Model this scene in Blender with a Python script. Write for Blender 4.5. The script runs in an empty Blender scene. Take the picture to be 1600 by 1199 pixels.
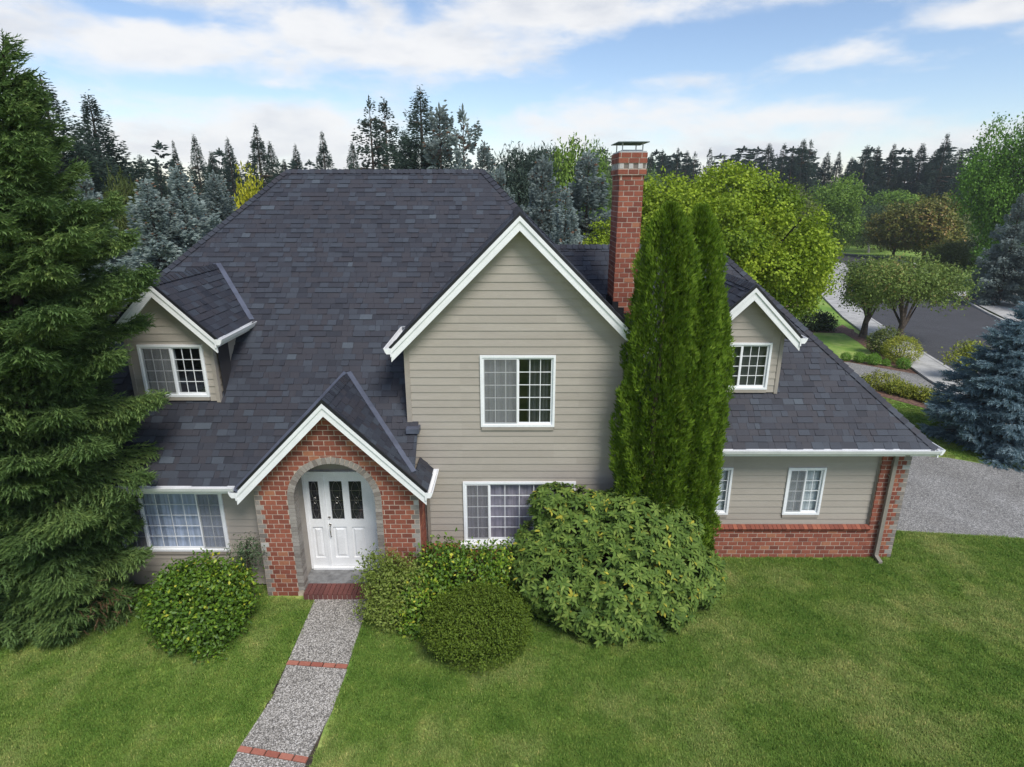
import bpy, math, random
import numpy as np
from mathutils import Vector, Matrix

# ------------------------------------------------------------------ camera, sky, sun
scene = bpy.context.scene
COL = scene.collection
CAM_H = 8.1
cam_d = bpy.data.cameras.new('camera')
cam_d.sensor_width = 36.0
cam_d.lens = 944.0 / 1600.0 * 36.0
cam_d.clip_start = 0.1
cam_d.clip_end = 5000
cam = bpy.data.objects.new('camera', cam_d)
cam.location = (0, 0, CAM_H)
cam.rotation_euler = (math.radians(90 - 17.74), 0, 0)
COL.objects.link(cam)
scene.camera = cam
scene.view_settings.view_transform = 'Standard'
scene.view_settings.look = 'None'
scene.view_settings.exposure = 1.0
scene.view_settings.gamma = 1.0
scene.view_settings.use_curve_mapping = False
scene.cycles.max_bounces = 6
scene.cycles.transparent_max_bounces = 8

SUN_EL, SUN_AZ = math.radians(52), math.radians(150)     # azimuth clockwise from +Y
SUN_STRENGTH = 1.9
SKY_STRENGTH = 0.07

def build_world():
    w = bpy.data.worlds.new('World')
    scene.world = w
    w.use_nodes = True
    nt = w.node_tree
    N, L = nt.nodes, nt.links
    N.clear()
    out = N.new('ShaderNodeOutputWorld')
    bg = N.new('ShaderNodeBackground')
    bg.inputs['Strength'].default_value = SKY_STRENGTH
    L.new(bg.outputs[0], out.inputs[0])
    sky = N.new('ShaderNodeTexSky')
    sky.sky_type = 'NISHITA'
    sky.sun_disc = False
    sky.sun_elevation = SUN_EL
    sky.sun_rotation = SUN_AZ
    sky.altitude = 100
    sky.air_density = 1.0
    sky.dust_density = 0.25
    sky.ozone_density = 2.0

    def m(op, a, b=None, c=None, clamp=False):
        n = N.new('ShaderNodeMath'); n.operation = op; n.use_clamp = clamp
        for i, x in enumerate((a, b, c)):
            if x is None: continue
            if isinstance(x, (int, float)): n.inputs[i].default_value = x
            else: L.new(x, n.inputs[i])
        return n.outputs[0]
    tc = N.new('ShaderNodeTexCoord')
    sep = N.new('ShaderNodeSeparateXYZ')
    L.new(tc.outputs['Generated'], sep.inputs[0])
    x, y, z = sep.outputs
    az = m('ARCTAN2', x, y)
    el = m('ARCSINE', z)
    # cloud field: noise in (azimuth, elevation) stretched sideways, as low clouds look near the horizon
    comb = N.new('ShaderNodeCombineXYZ')
    L.new(m('MULTIPLY', az, 1.0), comb.inputs[0])
    L.new(m('MULTIPLY', el, 2.6), comb.inputs[1])
    def noise(scale, detail, rough, off, dist=0.0):
        n = N.new('ShaderNodeTexNoise')
        n.inputs['Scale'].default_value = scale
        n.inputs['Detail'].default_value = detail
        n.inputs['Roughness'].default_value = rough
        n.inputs['Distortion'].default_value = dist
        va = N.new('ShaderNodeVectorMath'); va.operation = 'ADD'
        va.inputs[1].default_value = off
        L.new(comb.outputs[0], va.inputs[0])
        L.new(va.outputs[0], n.inputs['Vector'])
        return n.outputs['Fac']
    n1 = noise(4.0, 9, 0.56, (3.1, 1.7, 0.3), 0.25)
    n2 = noise(15.0, 8, 0.6, (7.7, 2.2, 5.0), 0.2)
    n3 = noise(1.3, 3, 0.5, (1.0, 8.0, 2.0))
    field = m('ADD', m('MULTIPLY', m('SUBTRACT', n1, 0.5), 2.1), m('MULTIPLY', m('SUBTRACT', n2, 0.5), 0.7))
    field = m('ADD', field, m('MULTIPLY', m('SUBTRACT', n3, 0.5), 0.3))
    # the cloud banks that hang over the houses, as places in the sky (az, el, half sizes, weight)
    BL = CLOUDS
    tot = None
    for (a0, e0, sa, se, wt) in BL:
        da = m('DIVIDE', m('SUBTRACT', az, a0), sa)
        de = m('DIVIDE', m('SUBTRACT', el, e0), se)
        r2 = m('ADD', m('MULTIPLY', da, da), m('MULTIPLY', de, de))
        g = m('MULTIPLY', m('EXPONENT', m('MULTIPLY', r2, -1.0)), wt)
        tot = g if tot is None else m('ADD', tot, g)
    field = m('ADD', m('ADD', field, tot), 0.07)
    mr = N.new('ShaderNodeMapRange'); mr.interpolation_type = 'SMOOTHSTEP'
    L.new(field, mr.inputs['Value'])
    mr.inputs['From Min'].default_value = -0.10
    mr.inputs['From Max'].default_value = 0.58
    mask = m('MULTIPLY', mr.outputs[0], 0.94)
    # thick parts a little greyer, edges white
    mg = N.new('ShaderNodeMapRange'); mg.interpolation_type = 'SMOOTHSTEP'
    L.new(m('ADD', m('MULTIPLY', n1, 0.5), m('MULTIPLY', noise(6.0, 6, 0.55, (4.3, 9.1, 1.0)), 0.8)), mg.inputs['Value'])
    mg.inputs['From Min'].default_value = 0.62
    mg.inputs['From Max'].default_value = 0.96
    cc = N.new('ShaderNodeMix'); cc.data_type = 'RGBA'
    L.new(mg.outputs[0], cc.inputs['Factor'])
    cc.inputs['A'].default_value = (6.9, 6.9, 6.95, 1)
    cc.inputs['B'].default_value = (4.6, 4.9, 5.5, 1)
    # clear sky
    hs = N.new('ShaderNodeMix'); hs.data_type = 'RGBA'; hs.blend_type = 'MULTIPLY'
    hs.inputs['Factor'].default_value = 1.0
    L.new(sky.outputs[0], hs.inputs['A'])
    hs.inputs['B'].default_value = SKY_TINT
    mx = N.new('ShaderNodeMix'); mx.data_type = 'RGBA'
    L.new(mask, mx.inputs['Factor'])
    L.new(hs.outputs['Result'], mx.inputs['A'])
    L.new(cc.outputs['Result'], mx.inputs['B'])
    L.new(mx.outputs['Result'], bg.inputs['Color'])

SKY_TINT = (1.12, 1.09, 1.12, 1)
CLOUDS = [
    (-0.547, 0.190, 0.148, 0.031, 0.34),
    (-0.442, 0.172, 0.105, 0.030, 0.40),
    (-0.274, 0.213, 0.107, 0.034, 0.55),
    (-0.132, 0.188, 0.170, 0.022, 0.55),
    (-0.502, 0.076, 0.137, 0.039, 0.50),
    (-0.304, 0.087, 0.082, 0.027, 0.45),
    (0.120, 0.238, 0.203, 0.020, 0.60),
    (0.136, 0.103, 0.158, 0.031, 0.50),
    (0.451, 0.166, 0.102, 0.018, 0.62),
    (0.405, 0.101, 0.109, 0.018, 0.42),
    (0.602, 0.205, 0.055, 0.014, 0.60),
    (0.235, 0.152, 0.080, 0.011, 0.30),
    (-0.333, 0.142, 0.035, 0.006, 0.30),
    (0.588, 0.144, 0.039, 0.006, 0.25),
    (-0.409, 0.132, 0.145, 0.011, -0.35),
    (-0.487, 0.214, 0.099, 0.010, -0.40),
    (0.205, 0.186, 0.148, 0.017, -0.45),
    (0.436, 0.213, 0.095, 0.017, -0.50),
    (0.606, 0.118, 0.056, 0.028, -0.40),
    (-0.058, 0.135, 0.116, 0.020, -0.35),
    (-0.129, 0.239, 0.037, 0.015, -0.30),
    (0.569, 0.177, 0.064, 0.011, -0.40),
    (0.00, 0.02, 0.9, 0.035, 0.22),
]
build_world()
sl = bpy.data.lights.new('sun', 'SUN')
sl.energy = SUN_STRENGTH
sl.angle = math.radians(22)
sl.color = (1.0, 0.965, 0.91)
sun = bpy.data.objects.new('sun', sl)
sd = Vector((math.sin(SUN_AZ) * math.cos(SUN_EL), math.cos(SUN_AZ) * math.cos(SUN_EL), math.sin(SUN_EL)))
sun.rotation_euler = sd.to_track_quat('Z', 'Y').to_euler()
sun.location = sd * 60
COL.objects.link(sun)

# ------------------------------------------------------------------ materials
def new_mat(name):
    mt = bpy.data.materials.new(name)
    mt.use_nodes = True
    nt = mt.node_tree
    nt.nodes.clear()
    out = nt.nodes.new('ShaderNodeOutputMaterial')
    b = nt.nodes.new('ShaderNodeBsdfPrincipled')
    nt.links.new(b.outputs[0], out.inputs[0])
    return mt, nt, b, out

def pos_node(nt):
    g = nt.nodes.new('ShaderNodeNewGeometry')
    return g.outputs['Position']

def nz(nt, scale, detail=4, rough=0.55, vec=None, scl=None):
    n = nt.nodes.new('ShaderNodeTexNoise')
    n.inputs['Scale'].default_value = scale
    n.inputs['Detail'].default_value = detail
    n.inputs['Roughness'].default_value = rough
    v = vec if vec is not None else pos_node(nt)
    if scl:
        mp = nt.nodes.new('ShaderNodeMapping'); mp.inputs['Scale'].default_value = scl
        nt.links.new(v, mp.inputs['Vector']); v = mp.outputs[0]
    nt.links.new(v, n.inputs['Vector'])
    return n.outputs['Fac']

def ramp(nt, fac, stops, interp='LINEAR'):
    r = nt.nodes.new('ShaderNodeValToRGB')
    r.color_ramp.interpolation = interp
    els = r.color_ramp.elements
    while len(els) < len(stops): els.new(0.5)
    for e, (p, c) in zip(els, stops):
        e.position = p; e.color = (*c, 1)
    nt.links.new(fac, r.inputs['Fac'])
    return r.outputs['Color']

def mixc(nt, fac, a, b, blend='MIX'):
    n = nt.nodes.new('ShaderNodeMix'); n.data_type = 'RGBA'; n.blend_type = blend
    for k, v in (('Factor', fac), ('A', a), ('B', b)):
        if isinstance(v, (int, float)): n.inputs[k].default_value = v
        elif isinstance(v, tuple): n.inputs[k].default_value = (*v, 1)
        else: nt.links.new(v, n.inputs[k])
    return n.outputs['Result']

def mth(nt, op, a, b):
    n = nt.nodes.new('ShaderNodeMath'); n.operation = op
    for i, x in enumerate((a, b)):
        if isinstance(x, (int, float)): n.inputs[i].default_value = x
        else: nt.links.new(x, n.inputs[i])
    return n.outputs[0]

def bump(nt, b, h, strength=0.3, dist=0.01):
    n = nt.nodes.new('ShaderNodeBump')
    n.inputs['Strength'].default_value = strength
    n.inputs['Distance'].default_value = dist
    nt.links.new(h, n.inputs['Height'])
    nt.links.new(n.outputs[0], b.inputs['Normal'])

def attr(nt, name='tint'):
    a = nt.nodes.new('ShaderNodeAttribute'); a.attribute_name = name
    return a.outputs['Fac']

def paint(name, col, rough=0.45, var=0.06, scale=3.0, spec=0.4):
    mt, nt, b, _ = new_mat(name)
    f = nz(nt, scale, 5)
    d = tuple(c * (1 - 2.2 * var) for c in col); l = tuple(min(1, c * (1 + var)) for c in col)
    f2 = nz(nt, scale * 14, 3)
    c1 = ramp(nt, f, [(0.3, d), (0.6, l)])
    c2 = mixc(nt, 0.12, c1, ramp(nt, f2, [(0.35, (0.25, 0.25, 0.25)), (0.65, (1, 1, 1))]), 'MULTIPLY')
    nt.links.new(c2, b.inputs['Base Color'])
    b.inputs['Roughness'].default_value = rough
    b.inputs['Specular IOR Level'].default_value = spec
    return mt

def leaf_mat(name, stops, rough=0.55, trans=0.22, spec=0.25):
    """foliage: colour of each leaf from its own 'tint', some light passes through"""
    mt, nt, b, out = new_mat(name)
    c = ramp(nt, attr(nt), stops)
    oi = nt.nodes.new('ShaderNodeObjectInfo')
    hsv = nt.nodes.new('ShaderNodeHueSaturation')
    nt.links.new(c, hsv.inputs['Color'])
    nt.links.new(mth(nt, 'ADD', mth(nt, 'MULTIPLY', oi.outputs['Random'], 0.3), 0.85), hsv.inputs['Value'])
    nt.links.new(hsv.outputs[0], b.inputs['Base Color'])
    b.inputs['Roughness'].default_value = rough
    b.inputs['Specular IOR Level'].default_value = spec
    t = nt.nodes.new('ShaderNodeBsdfTranslucent')
    nt.links.new(hsv.outputs[0], t.inputs['Color'])
    ms = nt.nodes.new('ShaderNodeMixShader')
    ms.inputs[0].default_value = trans
    nt.links.new(b.outputs[0], ms.inputs[1]); nt.links.new(t.outputs[0], ms.inputs[2])
    nt.links.new(ms.outputs[0], out.inputs[0])
    return mt

M = {}
M['white'] = paint('white_paint', (0.80, 0.80, 0.80), 0.4, 0.03)
M['vinyl'] = paint('white_vinyl', (0.82, 0.83, 0.84), 0.35, 0.02)
M['taupe'] = paint('taupe_paint', (0.33, 0.292, 0.25), 0.6, 0.05)
M['downspout'] = paint('downspout_paint', (0.25, 0.225, 0.19), 0.45, 0.05)
M['black_metal'] = paint('black_drip_edge', (0.012, 0.012, 0.015), 0.5, 0.1)
M['flash'] = paint('slate_blue_flashing', (0.085, 0.095, 0.13), 0.42, 0.12)
M['galv'] = paint('weathered_cap_metal', (0.10, 0.13, 0.12), 0.4, 0.2)
M['galv_light'] = paint('galvanised_metal', (0.42, 0.44, 0.45), 0.4, 0.1)
M['mortar'] = paint('mortar', (0.47, 0.385, 0.31), 0.9, 0.12, 9)
M['concrete'] = paint('concrete', (0.40, 0.39, 0.37), 0.85, 0.12, 2.0)
M['stoop'] = paint('porch_floor', (0.19, 0.19, 0.19), 0.8, 0.2, 6.0)
M['steel'] = paint('satin_nickel', (0.45, 0.43, 0.40), 0.3, 0.1); M['steel'].node_tree.nodes['Principled BSDF'].inputs['Metallic'].default_value = 0.9
M['bark'] = paint('bark', (0.10, 0.075, 0.055), 0.9, 0.3, 7)
M['bark_pale'] = paint('pale_bark', (0.5, 0.46, 0.40), 0.9, 0.25, 5)
M['soil'] = paint('soil', (0.05, 0.038, 0.028), 0.95, 0.3, 8)
M['mulch'] = paint('bark_mulch', (0.15, 0.085, 0.06), 0.95, 0.35, 9)
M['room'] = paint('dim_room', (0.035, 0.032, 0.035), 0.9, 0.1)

def siding_mat():
    mt, nt, b, _ = new_mat('taupe_siding')
    f = nz(nt, 2.2, 5, 0.6, scl=(0.5, 1, 3))
    g = nz(nt, 60, 3, 0.6, scl=(0.12, 1, 1))
    base = mixc(nt, attr(nt), (0.344, 0.306, 0.262), (0.380, 0.340, 0.292))
    c = mixc(nt, 0.22, base, ramp(nt, f, [(0.3, (0.72, 0.70, 0.66)), (0.65, (1, 1, 1))]), 'MULTIPLY')
    c = mixc(nt, 0.18, c, ramp(nt, g, [(0.3, (0.6, 0.6, 0.6)), (0.6, (1, 1, 1))]), 'MULTIPLY')
    nt.links.new(c, b.inputs['Base Color'])
    b.inputs['Roughness'].default_value = 0.62
    bump(nt, b, g, 0.12, 0.004)
    return mt
M['siding'] = siding_mat()

def shingle_mat():
    mt, nt, b, _ = new_mat('slate_blue_shingles')
    t = attr(nt)
    c = ramp(nt, t, [(0.0, (0.018, 0.020, 0.029)), (0.25, (0.025, 0.028, 0.039)), (0.40, (0.031, 0.029, 0.036)), (0.50, (0.029, 0.033, 0.045)), (0.82, (0.040, 0.048, 0.063)), (1.0, (0.060, 0.073, 0.090))])
    g = nz(nt, 170, 2, 0.7)
    c = mixc(nt, 0.7, c, ramp(nt, g, [(0.3, (0.45, 0.45, 0.47)), (0.5, (1, 1, 1)), (0.72, (1.9, 1.85, 1.8))]), 'MULTIPLY')
    st = nz(nt, 1.1, 5, 0.6)
    c = mixc(nt, 0.3, c, ramp(nt, st, [(0.35, (0.72, 0.72, 0.74)), (0.65, (1.2, 1.2, 1.18))]), 'MULTIPLY')
    nt.links.new(c, b.inputs['Base Color'])
    b.inputs['Roughness'].default_value = 0.68
    b.inputs['Specular IOR Level'].default_value = 0.4
    bump(nt, b, g, 0.45, 0.004)
    return mt
M['shingle'] = shingle_mat()

def brick_mat(name, stops, wear=0.3):
    mt, nt, b, _ = new_mat(name)
    c = ramp(nt, attr(nt), stops)
    f = nz(nt, 26, 5, 0.65)
    c = mixc(nt, wear, c, ramp(nt, f, [(0.3, (0.5, 0.46, 0.44)), (0.55, (1, 1, 1)), (0.8, (1.5, 1.5, 1.5))]), 'MULTIPLY')
    w = nz(nt, 0.9, 5, 0.6)
    c = mixc(nt, 0.25, c, ramp(nt, w, [(0.35, (0.62, 0.58, 0.56)), (0.6, (1, 1, 1))]), 'MULTIPLY')
    nt.links.new(c, b.inputs['Base Color'])
    b.inputs['Roughness'].default_value = 0.88
    b.inputs['Specular IOR Level'].default_value = 0.25
    bump(nt, b, f, 0.35, 0.004)
    return mt
M['brick'] = brick_mat('red_brick', [(0, (0.175, 0.058, 0.040)), (0.25, (0.225, 0.072, 0.048)), (0.6, (0.28, 0.092, 0.058)), (0.9, (0.325, 0.112, 0.068)), (1, (0.36, 0.15, 0.085))])
M['brick_gray'] = brick_mat('grey_brick', [(0, (0.19, 0.165, 0.145)), (0.5, (0.26, 0.235, 0.21)), (0.9, (0.33, 0.30, 0.27)), (1, (0.5, 0.48, 0.45))])
M['brick_step'] = brick_mat('dark_red_brick', [(0, (0.13, 0.052, 0.046)), (1, (0.19, 0.072, 0.060))])
M['brick_path'] = brick_mat('worn_path_brick', [(0, (0.30, 0.10, 0.07)), (1, (0.42, 0.17, 0.12))])

def glass_mat():
    mt, nt, b, out = new_mat('window_glass')
    nt.nodes.remove(b)
    tr = nt.nodes.new('ShaderNodeBsdfTransparent'); tr.inputs[0].default_value = (0.82, 0.85, 0.86, 1)
    gl = nt.nodes.new('ShaderNodeBsdfGlossy'); gl.inputs['Roughness'].default_value = 0.02
    fr = nt.nodes.new('ShaderNodeFresnel'); gg = nt.nodes.new('ShaderNodeNewGeometry'); nt.links.new(mth(nt, 'ADD', mth(nt, 'MULTIPLY', gg.outputs['Backfacing'], 1 / 1.6 - 1.6), 1.6), fr.inputs['IOR'])
    ms = nt.nodes.new('ShaderNodeMixShader')
    w = nz(nt, 1.4, 2)
    bp = nt.nodes.new('ShaderNodeBump'); bp.inputs['Strength'].default_value = 0.06; bp.inputs['Distance'].default_value = 0.05
    nt.links.new(w, bp.inputs['Height']); nt.links.new(bp.outputs[0], gl.inputs['Normal'])
    nt.links.new(fr.outputs[0], ms.inputs[0]); nt.links.new(tr.outputs[0], ms.inputs[1]); nt.links.new(gl.outputs[0], ms.inputs[2])
    nt.links.new(ms.outputs[0], out.inputs[0])
    return mt
M['glass'] = glass_mat()

def screen_mat():
    mt, nt, b, out = new_mat('insect_screen')
    b.inputs['Base Color'].default_value = (0.22, 0.22, 0.225, 1)
    b.inputs['Roughness'].default_value = 0.7
    tr = nt.nodes.new('ShaderNodeBsdfTransparent')
    ms = nt.nodes.new('ShaderNodeMixShader'); ms.inputs[0].default_value = 0.42
    nt.links.new(tr.outputs[0], ms.inputs[1]); nt.links.new(b.outputs[0], ms.inputs[2]); nt.links.new(ms.outputs[0], out.inputs[0])
    return mt
M['screen'] = screen_mat()

def cloth(name, col, rough=0.9):
    mt, nt, b, _ = new_mat(name)
    f = nz(nt, 5, 3, scl=(6, 1, 0.3))
    c = ramp(nt, f, [(0.3, tuple(x * 0.7 for x in col)), (0.7, col)])
    nt.links.new(c, b.inputs['Base Color']); b.inputs['Roughness'].default_value = rough
    return mt
M['curtain_pale'] = cloth('pale_blue_curtain', (0.66, 0.72, 0.88))
M['curtain_mauve'] = cloth('mauve_curtain', (0.42, 0.37, 0.44))
M['curtain_gray'] = cloth('grey_blind', (0.42, 0.42, 0.42))
M['curtain_dark'] = cloth('dark_blind', (0.06, 0.063, 0.07))
M['blind_white'] = cloth('white_blind', (0.72, 0.76, 0.76))

def aggregate(name, cols, scale, big=0.25):
    mt, nt, b, _ = new_mat(name)
    v = nt.nodes.new('ShaderNodeTexVoronoi'); v.inputs['Scale'].default_value = scale
    nt.links.new(pos_node(nt), v.inputs['Vector'])
    sp = nt.nodes.new('ShaderNodeSeparateColor'); nt.links.new(v.outputs['Color'], sp.inputs[0])
    c = ramp(nt, sp.outputs[0], cols)
    edge = ramp(nt, v.outputs['Distance'], [(0.0, (1, 1, 1)), (0.35, (0.95, 0.95, 0.95)), (0.75, (0.45, 0.43, 0.40))])
    c = mixc(nt, 0.8, c, edge, 'MULTIPLY')
    w = nz(nt, 0.8, 6, 0.65)
    c = mixc(nt, 0.5, c, ramp(nt, w, [(0.33, (0.62, 0.60, 0.57)), (0.62, (1.1, 1.1, 1.1))]), 'MULTIPLY')
    nt.links.new(c, b.inputs['Base Color'])
    b.inputs['Roughness'].default_value = 0.85
    inv = mth(nt, 'SUBTRACT', 1.0, v.outputs['Distance'])
    bump(nt, b, inv, 0.6, 0.006)
    return mt
M['aggregate'] = aggregate('exposed_aggregate', [(0, (0.10, 0.095, 0.09)), (0.3, (0.24, 0.225, 0.205)), (0.6, (0.40, 0.375, 0.34)), (0.9, (0.62, 0.585, 0.54)), (1, (0.75, 0.72, 0.69))], 62)
M['drive'] = aggregate('driveway_aggregate', [(0, (0.12, 0.12, 0.12)), (0.4, (0.24, 0.235, 0.225)), (0.8, (0.35, 0.34, 0.325)), (1, (0.50, 0.49, 0.47))], 48)
M['asphalt'] = aggregate('asphalt', [(0, (0.04, 0.04, 0.045)), (0.5, (0.060, 0.060, 0.066)), (1, (0.10, 0.10, 0.108))], 55)

def grass_mat(name, blades):
    mt, nt, b, out = new_mat(name)
    big = nz(nt, 0.55, 5, 0.6); mid = nz(nt, 2.6, 5, 0.62); fine = nz(nt, 24, 3, 0.6)
    c = ramp(nt, big, [(0.30, (0.120, 0.225, 0.036)), (0.48, (0.180, 0.290, 0.054)), (0.64, (0.300, 0.370, 0.110))])
    c2 = ramp(nt, mid, [(0.28, (0.55, 0.68, 0.50)), (0.5, (1, 1, 1)), (0.72, (1.45, 1.2, 1.35))])
    c = mixc(nt, 0.75, c, c2, 'MULTIPLY')
    c3 = ramp(nt, fine, [(0.3, (0.62, 0.7, 0.6)), (0.7, (1.25, 1.2, 1.2))])
    c = mixc(nt, 0.6, c, c3, 'MULTIPLY')
    if blades:
        t = ramp(nt, attr(nt), [(0, (0.62, 0.72, 0.6)), (0.5, (1, 1, 1)), (0.9, (1.3, 1.15, 1.2)), (1, (2.0, 1.45, 1.9))])
        c = mixc(nt, 0.9, c, t, 'MULTIPLY')
        tr = nt.nodes.new('ShaderNodeBsdfTranslucent'); nt.links.new(c, tr.inputs[0])
        ms = nt.nodes.new('ShaderNodeMixShader'); ms.inputs[0].default_value = 0.25
        nt.links.new(b.outputs[0], ms.inputs[1]); nt.links.new(tr.outputs[0], ms.inputs[2]); nt.links.new(ms.outputs[0], out.inputs[0])
    nt.links.new(c, b.inputs['Base Color'])
    b.inputs['Roughness'].default_value = 0.75
    b.inputs['Specular IOR Level'].default_value = 0.15
    return mt
M['ground'] = grass_mat('lawn_ground', False)
M['blade'] = grass_mat('grass_blades', True)

M['spruce'] = leaf_mat('spruce_needles', [(0, (0.056, 0.102, 0.032)), (0.5, (0.108, 0.175, 0.052)), (0.85, (0.175, 0.250, 0.072)), (1, (0.24, 0.31, 0.095))], trans=0.25, spec=0.12)
M['fir'] = leaf_mat('fir_needles', [(0, (0.036, 0.062, 0.048)), (0.6, (0.062, 0.098, 0.070)), (1, (0.098, 0.138, 0.092))], trans=0.2)
M['blue'] = leaf_mat('blue_spruce_needles', [(0, (0.17, 0.215, 0.20)), (0.5, (0.30, 0.36, 0.335)), (0.88, (0.42, 0.48, 0.445)), (0.97, (0.48, 0.52, 0.48)), (1, (0.26, 0.15, 0.09))], trans=0.35)
M['blue_deep'] = leaf_mat('steel_blue_spruce_needles', [(0, (0.09, 0.155, 0.185)), (0.5, (0.20, 0.295, 0.335)), (1, (0.38, 0.48, 0.51))], trans=0.3)
M['arbor'] = leaf_mat('arborvitae_sprays', [(0, (0.075, 0.145, 0.012)), (0.5, (0.145, 0.240, 0.022)), (0.9, (0.215, 0.32, 0.034)), (1, (0.26, 0.36, 0.05))], trans=0.25, spec=0.12)
M['maple'] = leaf_mat('maple_leaves', [(0, (0.12, 0.20, 0.012)), (0.4, (0.23, 0.335, 0.020)), (0.8, (0.36, 0.47, 0.032)), (1, (0.46, 0.55, 0.06))], trans=0.3)
M['golden'] = leaf_mat('golden_leaves', [(0, (0.22, 0.24, 0.015)), (0.6, (0.38, 0.38, 0.02)), (1, (0.52, 0.48, 0.04))], trans=0.3)
M['light_green'] = leaf_mat('light_green_leaves', [(0, (0.10, 0.19, 0.025)), (0.6, (0.18, 0.30, 0.038)), (1, (0.27, 0.40, 0.06))], trans=0.28)
M['green'] = leaf_mat('green_leaves', [(0, (0.065, 0.155, 0.016)), (0.6, (0.115, 0.245, 0.024)), (1, (0.17, 0.32, 0.036))], trans=0.25)
M['pale_green'] = leaf_mat('pale_green_leaves', [(0, (0.08, 0.14, 0.05)), (0.6, (0.13, 0.20, 0.075)), (1, (0.20, 0.27, 0.11))], trans=0.25)
M['gray_green'] = leaf_mat('grey_green_leaves', [(0, (0.05, 0.09, 0.04)), (0.6, (0.085, 0.135, 0.062)), (1, (0.13, 0.18, 0.085))], trans=0.25)
M['olive'] = leaf_mat('olive_leaves', [(0, (0.085, 0.115, 0.026)), (0.6, (0.135, 0.17, 0.040)), (1, (0.19, 0.22, 0.06))], trans=0.2)
M['magnolia'] = leaf_mat('magnolia_leaves', [(0, (0.09, 0.115, 0.020)), (0.5, (0.175, 0.185, 0.034)), (0.85, (0.26, 0.225, 0.05)), (1, (0.31, 0.20, 0.07))], trans=0.12, rough=0.4)
M['cherry'] = leaf_mat('cherry_leaves', [(0, (0.095, 0.145, 0.030)), (0.6, (0.155, 0.22, 0.046)), (0.93, (0.22, 0.275, 0.065)), (1, (0.26, 0.22, 0.07))], trans=0.25)
M['cypress'] = leaf_mat('cypress_sprays', [(0, (0.06, 0.095, 0.022)), (0.6, (0.115, 0.155, 0.036)), (1, (0.17, 0.20, 0.05))], trans=0.2)
M['dark_shrub'] = leaf_mat('dark_shrub_leaves', [(0, (0.034, 0.056, 0.022)), (0.6, (0.058, 0.082, 0.030)), (1, (0.095, 0.115, 0.042))], trans=0.12)
M['rhodo'] = leaf_mat('rhododendron_leaves', [(0, (0.060, 0.110, 0.022)), (0.45, (0.112, 0.182, 0.034)), (0.75, (0.175, 0.250, 0.050)), (0.97, (0.27, 0.34, 0.075)), (1, (0.40, 0.37, 0.05))], rough=0.6, trans=0.15, spec=0.12)
M['box'] = leaf_mat('boxwood_leaves', [(0, (0.066, 0.106, 0.012)), (0.6, (0.112, 0.166, 0.020)), (1, (0.17, 0.22, 0.035))], trans=0.15, spec=0.12)
M['holly'] = leaf_mat('glossy_leaves', [(0, (0.050, 0.108, 0.012)), (0.55, (0.100, 0.190, 0.018)), (0.86, (0.19, 0.29, 0.024)), (0.96, (0.34, 0.40, 0.035)), (1, (0.47, 0.46, 0.05))], rough=0.45, trans=0.15, spec=0.3)
M['nandina'] = leaf_mat('fine_shrub_leaves', [(0, (0.16, 0.22, 0.04)), (0.55, (0.25, 0.33, 0.06)), (1, (0.36, 0.42, 0.11))], trans=0.35)
M['hedge'] = leaf_mat('yellow_hedge_leaves', [(0, (0.12, 0.16, 0.02)), (0.6, (0.22, 0.26, 0.03)), (1, (0.36, 0.36, 0.05))], trans=0.2)
M['dead'] = leaf_mat('dry_brown_twigs', [(0, (0.07, 0.042, 0.022)), (1, (0.17, 0.10, 0.05))], trans=0.1)
M['brownneedle'] = M['dead']

# ------------------------------------------------------------------ object helpers
def tag(o, label=None, cat=None, group=None, kind=None):
    if label: o['label'] = label
    if cat: o['category'] = cat
    if group: o['group'] = group
    if kind: o['kind'] = kind
    return o

def thing(name, loc, label, cat, group=None):
    o = bpy.data.objects.new(name, None)
    o.empty_display_size = 0.2
    o.location = loc
    COL.objects.link(o)
    return tag(o, label, cat, group)

def link(name, me, parent=None, matrix=None, loc=None):
    """parent frames: parts of the house and of the setting keep world axes (their roots stand at the origin)"""
    o = bpy.data.objects.new(name, me)
    COL.objects.link(o)
    if parent is not None: o.parent = parent
    if matrix is not None: o.matrix_local = matrix
    if loc is not None: o.location = loc
    return o

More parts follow.
